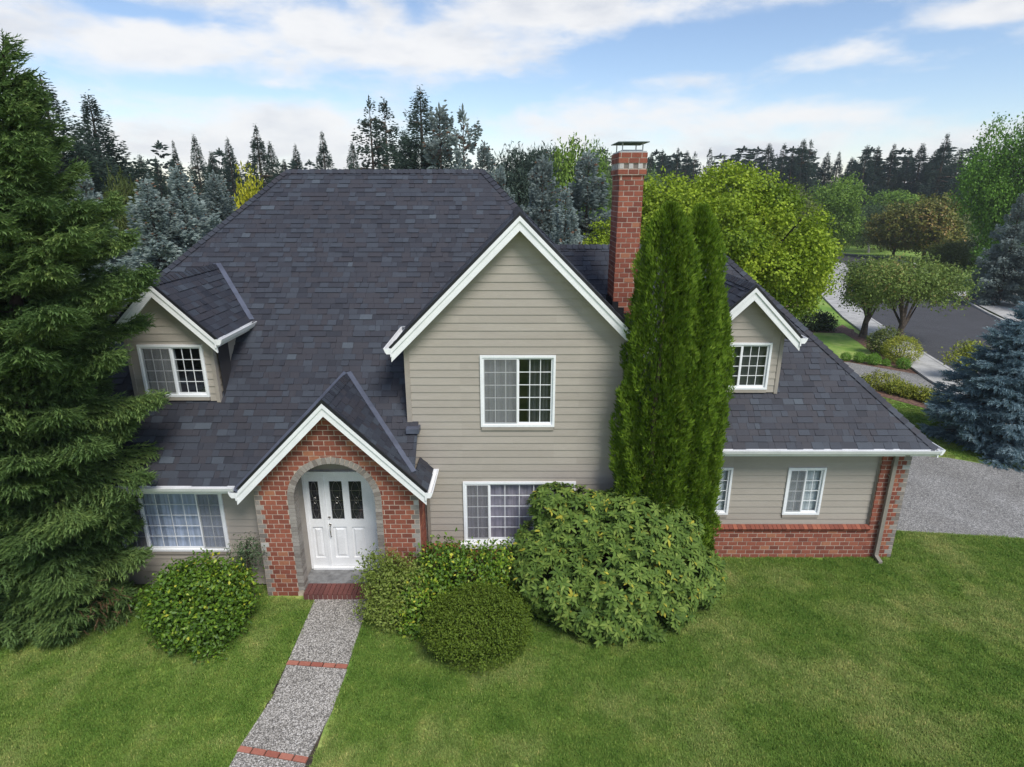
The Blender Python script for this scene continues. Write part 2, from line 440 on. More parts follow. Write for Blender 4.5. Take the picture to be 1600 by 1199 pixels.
class MB:
    """collects polygons (any size), each with a tint and a material slot"""
    def __init__(s): s.v = []; s.f = []; s.t = []; s.mi = []
    def poly(s, pts, tint=0.5, mi=0):
        n = len(s.v); s.v.extend([tuple(p) for p in pts]); s.f.append(list(range(n, n + len(pts)))); s.t.append(tint); s.mi.append(mi)
    def faces(s, pts, faces, tint=0.5, mi=0):
        n = len(s.v); s.v.extend([tuple(p) for p in pts])
        for f in faces: s.f.append([n + i for i in f]); s.t.append(tint); s.mi.append(mi)
    def box(s, x0, x1, y0, y1, z0, z1, tint=0.5, mi=0):
        P = [(x, y, z) for x in (x0, x1) for y in (y0, y1) for z in (z0, z1)]
        s.faces(P, [(0, 1, 3, 2), (4, 6, 7, 5), (0, 4, 5, 1), (2, 3, 7, 6), (0, 2, 6, 4), (1, 5, 7, 3)], tint, mi)
    def obox(s, o, a, b, c, tint=0.5, mi=0):
        """box from corner o and three edge vectors (right handed)"""
        o, a, b, c = Vector(o), Vector(a), Vector(b), Vector(c)
        P = [o + i * a + j * b + k * c for i in (0, 1) for j in (0, 1) for k in (0, 1)]
        s.faces(P, [(0, 1, 3, 2), (4, 6, 7, 5), (0, 4, 5, 1), (2, 3, 7, 6), (0, 2, 6, 4), (1, 5, 7, 3)], tint, mi)
    def extrude(s, prof, d, tint=0.5, mi=0, cap=True):
        """profile (3d points) swept along vector d"""
        d = Vector(d); n = len(prof); P = [Vector(p) for p in prof] + [Vector(p) + d for p in prof]
        F = [(i, (i + 1) % n, n + (i + 1) % n, n + i) for i in range(n)]
        if cap: F += [tuple(reversed(range(n))), tuple(range(n, 2 * n))]
        s.faces(P, F, tint, mi)
    def tube(s, pts, rads, n=7, tint=0.5, mi=0, cap=True):
        rings = []
        pts = [Vector(p) for p in pts]; rads = [float(q) for q in rads]
        for i, p in enumerate(pts):
            d = (pts[min(i + 1, len(pts) - 1)] - pts[max(i - 1, 0)]).normalized()
            u = d.cross(Vector((0, 0, 1)) if abs(d.z) < 0.9 else Vector((1, 0, 0))).normalized(); w = d.cross(u)
            rings.append([p + rads[i] * (math.cos(2 * math.pi * k / n) * u + math.sin(2 * math.pi * k / n) * w) for k in range(n)])
        V = [q for r in rings for q in r]
        F = [(i * n + k, i * n + (k + 1) % n, (i + 1) * n + (k + 1) % n, (i + 1) * n + k) for i in range(len(pts) - 1) for k in range(n)]
        if cap: F += [tuple(range(n)), tuple(reversed(range((len(pts) - 1) * n, len(pts) * n)))]
        s.faces(V, F, tint, mi)
    def mesh(s, name, mats, smooth=False):
        me = bpy.data.meshes.new(name)
        me.from_pydata(s.v, [], s.f)
        for mt in (mats if isinstance(mats, (list, tuple)) else [mats]): me.materials.append(mt)
        if s.f:
            a = me.attributes.new('tint', 'FLOAT', 'FACE'); a.data.foreach_set('value', np.array(s.t, dtype=np.float32))
            me.polygons.foreach_set('material_index', np.array(s.mi, dtype=np.int32))
            if smooth: me.polygons.foreach_set('use_smooth', np.ones(len(s.f), dtype=bool))
        me.update()
        return me
    def build(s, name, mats, parent=None, smooth=False):
        return link(name, s.mesh(name, mats, smooth), parent)

def np_mesh(name, V, F, T, mat):
    """V (n,3), F (m,k) all faces alike, T tint per face"""
    me = bpy.data.meshes.new(name)
    m, k = F.shape
    me.vertices.add(len(V)); me.vertices.foreach_set('co', V.astype(np.float32).ravel())
    me.loops.add(m * k); me.loops.foreach_set('vertex_index', F.astype(np.int32).ravel())
    me.polygons.add(m)
    me.polygons.foreach_set('loop_start', np.arange(0, m * k, k, dtype=np.int32))
    me.polygons.foreach_set('loop_total', np.full(m, k, dtype=np.int32))
    a = me.attributes.new('tint', 'FLOAT', 'FACE'); a.data.foreach_set('value', T.astype(np.float32))
    me.materials.append(mat)
    me.update(calc_edges=True)
    return me

def unit(a): return a / np.maximum(np.linalg.norm(a, axis=-1, keepdims=True), 1e-9)

def frames(d, up):
    """(n,3,3) frames whose x axis is d and whose z axis leans to up"""
    x = unit(d); y = unit(np.cross(up, x)); z = np.cross(x, y)
    return np.stack([x, y, z], axis=1)

def scatter(tv, tf, pos, R, scale, tint):
    """copies of a template (tv, tf) -> V, F, T"""
    n, k = len(pos), len(tv)
    sc = np.asarray(scale, float)
    if sc.ndim == 1: sc = sc[:, None] * np.ones(3)
    loc = tv[None] * sc[:, None, :]
    V = np.einsum('nki,nij->nkj', loc, R) + pos[:, None]
    F = tf[None] + (np.arange(n) * k)[:, None, None]
    return V.reshape(-1, 3), F.reshape(-1, tf.shape[1]), np.repeat(tint, len(tf))

def cat_geo(parts):
    V = []; F = []; T = []; n = 0
    for v, f, t in parts: V.append(v); F.append(f + n); T.append(t); n += len(v)
    return np.concatenate(V), np.concatenate(F), np.concatenate(T)

KITE = (np.array([(0, 0, 0), (.45, -.5, .02), (1, 0, 0), (.45, .5, .02)], float), np.array([(0, 1, 2, 3)]))
CROSS = (np.array([(0, 0, 0), (.5, -.5, 0), (1, 0, 0), (.5, .5, 0), (0, 0, 0), (.5, 0, -.5), (1, 0, 0), (.5, 0, .5)], float), np.array([(0, 1, 2, 3), (4, 5, 6, 7)]))
LEAF = (np.array([(0, 0, 0), (.5, -.5, .12), (1, 0, -.06), (.5, .5, .12)], float), np.array([(0, 1, 2), (0, 2, 3)]))
def sprig_template(n=10, seed=3):
    """a needle covered twig: thin triangles all round a stem, pointing forward"""
    r = np.random.RandomState(seed); V = []; F = []
    for i in range(n):
        s = i / n * .85; a = i * 2.4 + r.rand() * .5
        o = np.array((0, math.cos(a), math.sin(a)))
        tip = np.array((s + .30, 0, 0)) + o * .5
        w = np.array((0, -o[2], o[1])) * .13
        b = np.array((s, 0, 0)); k = len(V)
        V += [b - w, b + w + np.array((.1, 0, 0)), tip]; F.append((k, k + 1, k + 2))
    k = len(V); V += [np.array((0, -.10, 0)), np.array((0, .10, 0)), np.array((1.12, 0, 0))]; F.append((k, k + 1, k + 2))
    k = len(V); V += [np.array((0, 0, -.10)), np.array((0, 0, .10)), np.array((1.12, 0, 0))]; F.append((k, k + 1, k + 2))
    return np.array(V, float), np.array(F)
SPRIG = sprig_template(9)
FAN = (np.array([(0, 0, 0), (.40, -.22, .03), (1.0, -.22, 0), (.5, .02, .05), (0, 0, 0), (.34, .02, .03), (.86, .34, .02), (.40, .26, .04)], float),
       np.array([(0, 1, 2, 3), (4, 5, 6, 7)]))
RLEAF = (np.array([(0, 0, 0), (.3, -.42, .05), (.3, 0, .0), (.3, .42, .05), (.7, -.40, .0), (.7, 0, -.06), (.7, .40, .0), (1, 0, -.22)], float),
         np.array([(0, 1, 2), (0, 2, 3), (1, 4, 5), (1, 5, 2), (2, 5, 6), (2, 6, 3), (4, 7, 5), (5, 7, 6)]))

def trunk_mesh(h, r0, rng, mat, limbs=(), lean=0.0, name='trunk'):
    mb = MB()
    n = 7
    pts = [(lean * h * (i / n) ** 1.5 + rng.uniform(-.02, .02) * h * .2, rng.uniform(-.02, .02) * h * .2, h * i / n) for i in range(n + 1)]
    pts[0] = (0, 0, -0.1)
    mb.tube(pts, [r0 * (1.25 if i == 0 else 1.02 - 0.9 * i / n) for i in range(n + 1)], 8)
    for a, b, r in limbs:
        a, b = Vector(a), Vector(b)
        mid = (a + b) / 2 + Vector((rng.uniform(-.1, .1), rng.uniform(-.1, .1), 0.12)) * (b - a).length
        mb.tube([a, mid, b], [r, r * .65, r * .25], 5)
    return mb.mesh(name, mat, True)

# ---- conifers
def conifer(seed, h, r, n_tw, tw, z0=.06, branches=170, droop=.32, prof=1.0, tpl=CROSS, width=.30, gap=.0, flat=.42, cone=0.0, rise=.35, pmin=.10, dead=0.0, tops=None, lvar=(.68, 1.12), zj=.018, wpow=1.25, taper=.15):
    """crown mesh of twigs set along whorled boughs. returns V, F, T, boughs"""
    g = np.random.RandomState(seed)
    nb = branches
    t = np.sort(g.rand(nb)) ** 1.0
    zb = z0 * h + t * (h * (0.985 - z0))
    rel = (zb / h - z0) / (1 - z0)
    if callable(prof): pf = prof(rel)
    else: pf = (1 - rel) ** prof * (1 - 0.25 * np.exp(-rel * 14))
    whorl = 1 + gap * np.sin(np.arange(nb) * 1.7 + g.rand() * 6)
    L = r * np.maximum(pf, pmin * .5) * g.uniform(lvar[0], lvar[1], nb) * whorl + pmin * r * .3
    az = np.arange(nb) * 2.39996 + g.uniform(-.5, .5, nb)
    elev = rise * (rel * 1.5 - .35) + g.uniform(-.12, .12, nb)
    w = L ** wpow; cnt = g.multinomial(n_tw, w / w.sum())
    bi = np.repeat(np.arange(nb), cnt); N = len(bi)
    s = 1 - np.abs(g.rand(N) ** 1.25) * .88
    side = g.uniform(-1, 1, N)
    Lb, ab, eb = L[bi], az[bi], elev[bi]
    hw = flat * Lb * (np.minimum(1.15 - s, .75) + .06)
    out = np.stack([np.cos(ab), np.sin(ab), np.zeros(N)], 1); lat = np.stack([-np.sin(ab), np.cos(ab), np.zeros(N)], 1)
    def zc(s): return np.sin(eb) * s * Lb - droop * Lb * s ** 2 * .8 + droop * .55 * Lb * s ** 4
    pos = out * (s * Lb * np.cos(eb))[:, None] + lat * (side * hw)[:, None]
    pos[:, 2] = zb[bi] + zc(s) - np.abs(side) * hw * (.25 + droop * .5) + g.normal(0, zj * r + .01 * min(h, 1), N)
    d = out * (1 - .55 * np.abs(side))[:, None] + lat * (side * .95 + g.uniform(-.3, .3, N))[:, None]
    d[:, 2] += g.uniform(-.30, .22, N) - droop * .55 * s + eb * .6
    R = frames(d, np.array([0, 0, 1.0]) + g.normal(0, .35, (N, 3)))
    ln = tw * g.uniform(.6, 1.25, N) * (1.12 - taper * rel[bi])
    sc = np.stack([ln, ln * width * g.uniform(.8, 1.2, N), ln * width * g.uniform(.8, 1.2, N)], 1)
    btint = g.uniform(-.18, .18, nb)
    tint = np.clip(.45 + btint[bi] + g.normal(0, .17, N), 0, .95)
    if cone: tint = np.where((g.rand(N) < cone) & (rel[bi] > .72), 1.0, tint)
    geo = [scatter(tpl[0], tpl[1], pos, R, sc, tint)]
    # leader shoot(s)
    k = 14
    zz = np.linspace(.94, .995, k) * h
    lp = np.stack([np.zeros(k), np.zeros(k), zz], 1); a = np.arange(k) * 2.4
    ld = np.stack([np.cos(a), np.sin(a), np.full(k, 1.1)], 1); ld[-4:] = (0, 0, 1)
    geo.append(scatter(tpl[0], tpl[1], lp, frames(ld, np.array([.3, .2, 1.]) + np.zeros((k, 3))), np.stack([np.linspace(tw * .9, tw * .6, k)] + [np.full(k, tw * width * .7)] * 2, 1), np.full(k, .6)))
    V, F, T = cat_geo(geo)
    bo = []
    for i in range(0, nb, 2):
        b0 = (0, 0, zb[i]); e = elev[i]
        tip = (math.cos(az[i]) * L[i] * .8, math.sin(az[i]) * L[i] * .8, zb[i] + (math.sin(e) * .8 - droop * .30) * L[i])
        bo.append((b0, tip, .012 * h * (1 - rel[i]) * .5 + .008))
    return V, F, T, bo

def bough_trunk(h, r0, boughs, mat, seed=0, limit=60):
    mb = MB()
    rng = random.Random(seed)
    n = 8
    mb.tube([(0, 0, h * i / n - (.15 if i == 0 else 0)) for i in range(n + 1)], [r0 * (1 - i / n * .97) for i in range(n + 1)], 8)
    for a, b, r in (boughs if len(boughs) <= limit else rng.sample(boughs, limit)):
        a, b = Vector(a), Vector(b)
        mb.tube([a, (a + b) / 2 + Vector((0, 0, .06 * (b - a).length)), b], [r, r * .7, r * .25], 4, cap=False)
    return mb.mesh('trunk', mat, True)

# ---- leafy crowns: lobes of leaf clusters
def leafy(seed, lobes, n_cl, per, leaf, tpl=LEAF, wid=.62, cl_r=.25, shell=.5, up=.55, bump_amp=.18, tint_sd=.2, flatbot=None, lobe_tint=.14):
    """lobes: (x,y,z,rx,ry,rz). clusters of `per` leaves sit through the outer part of every lobe"""
    g = np.random.RandomState(seed)
    lb = np.array(lobes, float)
    ar = (lb[:, 3] * lb[:, 4] + lb[:, 4] * lb[:, 5] + lb[:, 3] * lb[:, 5]); cnt = g.multinomial(n_cl, ar / ar.sum())
    li = np.repeat(np.arange(len(lb)), cnt); N = len(li)
    u = unit(g.normal(0, 1, (N, 3)))
    ph = g.uniform(0, 6.28, (3, 3)); fr = g.uniform(2.5, 5.5, (3, 3))
    lump = sum(np.sin(fr[i, 0] * u[:, 0] + ph[i, 0] + li) * np.sin(fr[i, 1] * u[:, 1] + ph[i, 1]) * np.sin(fr[i, 2] * u[:, 2] + ph[i, 2] + li * 2.) for i in range(3))
    rad = (1 - shell * g.rand(N) ** 1.7) * (1 + bump_amp * lump)
    c = lb[li, :3] + u * lb[li, 3:] * rad[:, None]
    nrm = unit(u / lb[li, 3:])
    # drop clusters deep inside another lobe
    keep = np.ones(N, bool)
    for j in range(len(lb)):
        q = (c - lb[j, :3]) / lb[j, 3:]
        keep &= ~((np.linalg.norm(q, axis=1) < .52) & (li != j))
    if flatbot is not None: keep &= c[:, 2] > flatbot
    c, nrm, li = c[keep], nrm[keep], li[keep]; N = len(c)
    ctint = np.clip(.5 + lobe_tint * g.normal(0, 1, len(lb))[li] + g.normal(0, .12, N), .0, 1)
    ci = np.repeat(np.arange(N), per); K = len(ci)
    off = g.normal(0, 1, (K, 3)) * cl_r * .5
    off[:, 2] *= .75
    pos = c[ci] + off
    d = nrm[ci] * .4 + g.normal(0, .75, (K, 3)); d[:, 2] -= .15
    upv = nrm[ci] * (1 - up) + np.array([0, 0, up]) + g.normal(0, .30, (K, 3))
    R = frames(d, upv)
    ln = leaf * g.uniform(.65, 1.3, K)
    tint = np.clip(ctint[ci] + g.normal(0, tint_sd, K), 0, 1)
    return scatter(tpl[0], tpl[1], pos, R, np.stack([ln, ln * wid, ln], 1), tint)

def blob_lobes(rng, w, h, z0, n, spread=.62, size=.42, depth=None, flat=1.0):
    """lobes set over a domed crown of half width w, from z0 to h"""
    out = []; cz = z0 + (h - z0) * .48; hz = (h - z0) / 2; dp = depth or w
    for i in range(n):
        zz = rng.uniform(-.85, 1.0); a = i * 2.4 + rng.uniform(-.5, .5); rr = math.sqrt(max(0, 1 - zz * zz)); q = rng.uniform(.78, 1.05) if i % 4 else rng.uniform(.3, .7)
        s = rng.uniform(.65, 1.3) * size
        k = max(.3, 1 - s)
        out.append((math.cos(a) * rr * w * q * k, math.sin(a) * rr * dp * q * k, cz + zz * hz * q * k, w * s, dp * s, min(w, hz * 1.2) * s * flat))
    out.append((0, 0, cz, w * .6, dp * .6, hz * .7))
    return out

def plant(name, loc, label, cat, crown_me, trunk_me=None, group=None, rot=0.0, scale=(1, 1, 1), crown='crown', trunk='trunk'):
    t = thing(name, loc, label, cat, group)
    t.rotation_euler = (0, 0, rot); t.scale = scale
    if trunk_me: link(trunk, trunk_me, t)
    link(crown, crown_me, t)
    return t

# ------------------------------------------------------------------ the ground (sheets 4 mm apart)
def sheet(name, polys, z, mat, kind='structure', parent=None):
    mb = MB()
    for p in polys: mb.poly([(x, y, z) for x, y in p])
    o = mb.build(name, mat, parent)
    return tag(o, kind=kind) if parent is None else o
sheet('ground', [[(-260, -40), (280, -40), (280, 290), (-260, 290)]], 0.0, M['ground'])

# ------------------------------------------------------------------ the house
HX = Vector((-1.4, 13.5, 0.0))
house = thing('house', HX, 'taupe lap sided house with red brick entry, dark slate blue shingle roofs and brick chimney', 'house')
def hpart(name, mb, mats, smooth=False):
    o = mb.build(name, mats, house, smooth) if isinstance(mb, MB) else link(name, mb, house)
    o.location = -HX
    return o

# 2d convex polygons
def clip(poly, nx, ny, c):
    """keep nx*x + ny*y <= c"""
    out = []
    for i in range(len(poly)):
        p, q = poly[i], poly[(i + 1) % len(poly)]
        dp, dq = nx * p[0] + ny * p[1] - c, nx * q[0] + ny * q[1] - c
        if dp <= 0: out.append(p)
        if dp * dq < 0:
            t = dp / (dp - dq); out.append((p[0] + t * (q[0] - p[0]), p[1] + t * (q[1] - p[1])))
    return out
def area(p): return abs(sum(p[i][0] * p[(i + 1) % len(p)][1] - p[(i + 1) % len(p)][0] * p[i][1] for i in range(len(p)))) / 2 if len(p) > 2 else 0
def clip_poly(p, region):
    """region: convex, counter clockwise"""
    for i in range(len(region)):
        a, b = region[i], region[(i + 1) % len(region)]
        nx, ny = b[1] - a[1], a[0] - b[0]
        p = clip(p, nx, ny, nx * a[0] + ny * a[1])
        if len(p) < 3: return []
    return p
def ccw(p):
    s = sum(p[i][0] * p[(i + 1) % len(p)][1] - p[(i + 1) % len(p)][0] * p[i][1] for i in range(len(p)))
    return p if s > 0 else p[::-1]
def minus(polys, hole):
    x0, x1, z0, z1 = hole; out = []
    for p in polys:
        for q in (clip(p, 1, 0, x0), clip(p, -1, 0, -x1)):
            if area(q) > 1e-4: out.append(q)
        mid = clip(clip(p, 1, 0, x1), -1, 0, -x0)
        for q in (clip(mid, 0, 1, z0), clip(mid, 0, -1, -z1)):
            if area(q) > 1e-4: out.append(q)
    return out

F_, TH = 944.0, math.radians(17.74)
def proj(p):
    zc = p[1] * math.cos(TH) - (p[2] - CAM_H) * math.sin(TH); dn = -(p[1] * math.sin(TH) + (p[2] - CAM_H) * math.cos(TH))
    return 800 + F_ * p[0] / zc, 599.5 + F_ * dn / zc
def parea(pts):
    return area([proj(p) for p in pts])

# ---- roofs ---------------------------------------------------------------
S2 = math.sqrt(.5)
FRONT = (Vector((1, 0, 0)), Vector((0, S2, S2)))
RIGHT = (Vector((0, 1, 0)), Vector((-S2, 0, S2)))
LEFT = (Vector((0, -1, 0)), Vector((S2, 0, S2)))
BACK = (Vector((-1, 0, 0)), Vector((0, -S2, S2)))
GA, GX = 7.70, 0.14                       # the big front gable: apex height and middle
LDX, LDA, LDH = -6.87, 6.45, 1.10         # left dormer: middle, apex, half span
RDX, RDA, RDH = 4.97, 6.24, 1.07
PX, PA, PH = -3.48, 4.42, 1.83            # porch gable
zmain = lambda x, y: y - 7.82
zwing = lambda x, y: y - 8.78
PLANES = [
    (FRONT, zmain, [[(-11.7, 10.5), (-5.22, 10.5), (PX, 12.24), (PX, 16.40), (-5.78, 16.40)], [(PX, 12.24), (-1.9, 10.66), (-1.9, 16.40), (PX, 16.40)], [(-1.9, 13.48), (.14, 15.52), (-.72, 16.40), (-1.9, 16.40)]], 'main'),
    (FRONT, zwing, [[(2.33, 11.7), (8.95, 11.7), (5.10, 15.55), (2.33, 15.55)], [(1.07, 15.55), (2.33, 14.29), (2.33, 15.55)]], 'wing'),
    (RIGHT, lambda x, y: GA + GX - x, [[(GX, 11.15), (GX + 2.45, 11.15), (GX + 2.45, 14.03), (GX, 16.48)], [(.14, 15.52), (.14, 16.48), (-.72, 16.40)]], 'gable'),
    (LEFT, lambda x, y: GA - GX + x, [[(GX, 11.15), (GX, 15.52), (GX - 2.45, 13.07), (GX - 2.45, 11.15)]], 'gable'),
    (RIGHT, lambda x, y: LDA + LDX - x, [[(LDX, 11.46), (LDX + LDH, 11.46), (LDX + LDH, 13.17), (LDX, 14.27)]], 'ldorm'),
    (LEFT, lambda x, y: LDA - LDX + x, [[(LDX, 11.46), (LDX, 14.27), (LDX - LDH, 13.17), (LDX - LDH, 11.46)]], 'ldorm'),
    (RIGHT, lambda x, y: RDA + RDX - x, [[(RDX, 12.31), (RDX + RDH, 12.31), (RDX + RDH, 13.95), (RDX, 15.02)]], 'rdorm'),
    (LEFT, lambda x, y: RDA - RDX + x, [[(RDX, 12.31), (RDX, 15.02), (RDX - RDH, 13.95), (RDX - RDH, 12.31)]], 'rdorm'),
    (RIGHT, lambda x, y: PA + PX - x, [[(PX, 10.41), (-1.9, 10.41), (-1.9, 10.66), (PX, 12.24)], [(-1.9, 10.41), (-1.65, 10.41), (-1.65, 11.44), (-1.9, 11.44)]], 'porch'),
    (LEFT, lambda x, y: PA - PX + x, [[(PX, 10.41), (PX, 12.24), (PX - PH, 10.41)]], 'porch'),
    (LEFT, lambda x, y: x + 14.38, [[(-11.7, 10.5), (-5.78, 16.40), (-11.7, 22.3)]], 'hidden'),
    (BACK, lambda x, y: 24.98 - y, [[(-11.7, 22.3), (-5.78, 16.40), (-.72, 16.40), (5.18, 22.3)]], 'hidden'),
    (RIGHT, lambda x, y: 11.87 - x, [[(8.95, 11.7), (8.95, 19.4), (5.10, 15.55)]], 'hidden'),
    (BACK, lambda x, y: 22.32 - y, [[(8.95, 19.4), (2.2, 19.4), (1.07, 15.55), (5.10, 15.55)]], 'hidden'),
]
rng = random.Random(11)
deck = MB(); field = MB(); cands = []
SH = .146
for (A, U), zf, polys, tagn in PLANES:
    N = A.cross(U)
    for poly in polys:
        P3 = [Vector((x, y, zf(x, y))) for x, y in poly]
        deck.poly([p - N * .012 for p in (P3 if (P3[1] - P3[0]).cross(P3[2] - P3[1]).dot(N) > 0 else P3[::-1])], .4)
    allp = [Vector((x, y, zf(x, y))) for poly in polys for x, y in poly]
    O = min(allp, key=lambda p: p.dot(U)); b_off = O.dot(U)
    regs = [ccw([((Vector((x, y, zf(x, y))) - O).dot(A), (Vector((x, y, zf(x, y))) - O).dot(U)) for x, y in poly]) for poly in polys]
    amin = min(a for r in regs for a, b in r); amax = max(a for r in regs for a, b in r); bmax = max(b for r in regs for a, b in r)
    row = 0; b = 0.0
    while b < bmax:
        a = amin - rng.uniform(0, .3)
        last = .3
        while a < amax:
            w = rng.choice((.11, .14, .17, .20, .24, .28, .33)) if tagn != 'hidden' else 1.0
            hi = rng.random() < .48
            tn = min(1, max(0, rng.gauss(.52 if hi else .38, .19)))
            tn = round(tn * 7) / 7
            b0 = b - (.025 if row == 0 else 0)
            rect = [(a, b0), (a + w - .004, b0), (a + w - .004, b + SH), (a, b + SH)]
            th = .017 if hi else .005
            for r in regs:
                rr = [(x, y) for x, y in r]
                if row == 0:   # lets the first course hang over the eave
                    rr = [(x, y - .03 if y < .02 else y) for x, y in r]
                q = clip_poly(rect, rr)
                if area(q) < .0015: continue
                full = len(q) == 4 and abs(area(q) - area(rect)) < 1e-5
                top = [O + A * x + U * y + N * (.003 + th * (1 - (y - b0) / (b + SH - b0))) for x, y in q]
                rec = (tagn, full, w, tn, hi, q, top, O + A * a + U * b0, A, U, N, b + SH - b0)
                if full and tagn in ('main', 'wing', 'porch', 'ldorm') and row > 0: cands.append((parea(top), rec))
                else: cands.append((-1, rec))
            a += w
        b += SH; row += 1
roof = hpart('roof', deck, M['shingle'])
def seen(rec):
    u, v = proj(rec[6][0])
    t = rec[0]
    if t == 'main': return u > 285 and v < 750 and not (200 < u < 408 and 400 < v < 632) and not (u > 395 and v > 565) and u < 640
    if t == 'wing': return u > 1150 and not (u < 1262 and v < 625)
    if t == 'porch': return u > 505 and rec[9].x < 0
    return t == 'ldorm' and rec[9].x < 0
cands.sort(key=lambda c: -(c[0] if c[0] > 0 and seen(c[1]) else -1))
sh_cache = {}
n_single = 0
for pa, rec in cands:
    tagn, full, w, tn, hi, q, top, o0, A, U, N, dep = rec
    if n_single < 300 and pa > 0 and seen(rec):
        key = (w, tn, hi)
        if key not in sh_cache:
            th = .017 if hi else .005; mb = MB()
            T_ = [(0, 0, .003 + th), (w - .004, 0, .003 + th), (w - .004, dep, .003), (0, dep, .003)]
            B_ = [(x, y, -.006) for x, y, _z in T_]
            mb.faces(T_ + B_, [(0, 1, 2, 3), (0, 4, 5, 1), (1, 5, 6, 2), (3, 7, 4, 0)], tn)
            sh_cache[key] = mb.mesh('shingle', M['shingle'])
        mx = Matrix(((A.x, U.x, N.x, o0.x), (A.y, U.y, N.y, o0.y), (A.z, U.z, N.z, o0.z), (0, 0, 0, 1)))
        link('shingle', sh_cache[key], roof, matrix=mx)
        n_single += 1
    else:
        k = len(top); bot = [p - N * (.009 + .02) for p in top]
        field.faces(top + bot, [tuple(range(k))] + [(i, k + i, k + (i + 1) % k, (i + 1) % k) for i in range(k)], tn)
tag(field.build('shingle_field', M['shingle'], roof), kind='stuff')

def caps(p0, p1, n1, n2, name='ridge_cap'):
    """folded cap shingles along a ridge or hip, from the low end p0"""
    p0, p1 = Vector(p0), Vector(p1); d = (p1 - p0).normalized(); L = (p1 - p0).length
    n1, n2 = Vector(n1).normalized(), Vector(n2).normalized()
    s1 = n1.cross(d); s1 = s1 if s1.dot(n2) < 0 else -s1
    s2 = n2.cross(d); s2 = s2 if s2.dot(n1) < 0 else -s2
    up = (n1 + n2).normalized(); ms = []
    for tn in (.05, .2, .35, .55, .75):
        mb = MB(); e = .15; w = .125
        def ring(s, h): return [d * s + s1 * w + n1 * h, d * s + up * (h * 1.15), d * s + s2 * w + n2 * h]
        a, b, c = ring(0, .038), ring(e, .018), ring(0, .004)
        mb.faces(a + b + c, [(0, 1, 4, 3), (1, 2, 5, 4), (6, 7, 1, 0), (7, 8, 2, 1)], tn)
        ms.append(mb.mesh('ridge_cap', M['shingle']))
    r2 = random.Random(int(L * 100)); s = 0
    while s < L - .08:
        link(name, r2.choice(ms), roof, loc=p0 + d * s); s += .15
NF, NR, NL, NB = (0, -1, 1), (1, 0, 1), (-1, 0, 1), (0, 1, 1)
caps((-5.78, 16.40, 8.58), (-.72, 16.40, 8.58), NF, NB)
caps((-9.9, 12.3, 4.48), (-5.78, 16.40, 8.58), NF, NL)
caps((GX, 15.54, GA), (-.72, 16.40, 8.58), NF, NR)
caps((8.95, 11.7, 2.92), (5.10, 15.55, 6.77), NF, NR)
caps((1.07, 15.55, 6.77), (5.10, 15.55, 6.77), NF, NB)
caps((GX, 11.17, GA), (GX, 15.5, GA), NR, NL)
caps((LDX, 11.48, LDA), (LDX, 14.2, LDA), NR, NL)
caps((RDX, 12.33, RDA), (RDX, 14.95, RDA), NR, NL)
caps((PX, 10.43, PA), (PX, 12.15, PA), NR, NL)

def strip(p0, p1, w, h, n):
    """a raised metal strip along a valley or a wall"""
    mb = MB(); p0, p1 = Vector(p0), Vector(p1); d = p1 - p0; n = Vector(n).normalized(); s = d.cross(n).normalized()
    mb.obox(p0 - s * w / 2 - n * .01, s * w, d, n * h)
    return mb
for a, b, n in (((LDX + LDH, 13.17, LDA - LDH), (LDX + .02, 14.25, LDA), (1, -1, 2)), ((LDX - LDH, 13.17, LDA - LDH), (LDX - .02, 14.25, LDA), (-1, -1, 2)),
                ((-1.92, 10.68, 2.86), (PX + .02, 12.22, PA), (1, -1, 2)), ((PX - PH, 10.41, PA - PH), (PX - .02, 12.22, PA), (-1, -1, 2)),
                ((RDX + RDH, 13.95, RDA - RDH), (RDX + .02, 15.0, RDA), (1, -1, 2)), ((RDX - RDH, 13.95, RDA - RDH), (RDX - .02, 15.0, RDA), (-1, -1, 2))):
    hpart('valley_flashing', strip(a, b, .11, .055, n), M['flash'])
mb = MB(); mb.box(-2.12, -1.86, 11.20, 11.45, 3.46, 3.56); hpart('kickout_flashing', mb, M['flash'])

# ---- rakes, gutters, fascia ----------------------------------------------
def rake(cx, apex, half, y, back):
    for s in (-1, 1):
        def band(h0, h1, y0, y1, ext=0.0, low=0.0):
            # h measured square to the slope, below the roof plane
            k = math.sqrt(2)
            x1 = half + ext
            pr = [(cx, apex - h0 * k), (cx + s * x1, apex - x1 - h0 * k), (cx + s * x1, apex - x1 - h1 * k), (cx, apex - h1 * k)]
            mb = MB(); P = [(x, y0, z) for x, z in pr]
            if s > 0: P = P[::-1]
            mb.extrude(P, (0, y1 - y0, 0)); return mb
        hpart('drip_edge', band(-.030, .022, y - .018, y + .02, .03), M['black_metal'])
        hpart('rake_board', band(.022, .205, y, y + .04, .0), M['white'])
        hpart('rake_trim', band(.022, .085, y - .024, y - .001, .0), M['white'])
        so = MB(); so.obox((cx, y + .041, apex - .13), (s * half, 0, -half), (0, back, 0), (0, 0, .02)); hpart('soffit', so, M['white'])
rake(GX, GA, 2.45, 11.15, .28)
rake(LDX, LDA, LDH, 11.46, .27)
rake(RDX, RDA, RDH, 12.31, .27)
rake(PX, PA, PH, 10.41, .27)

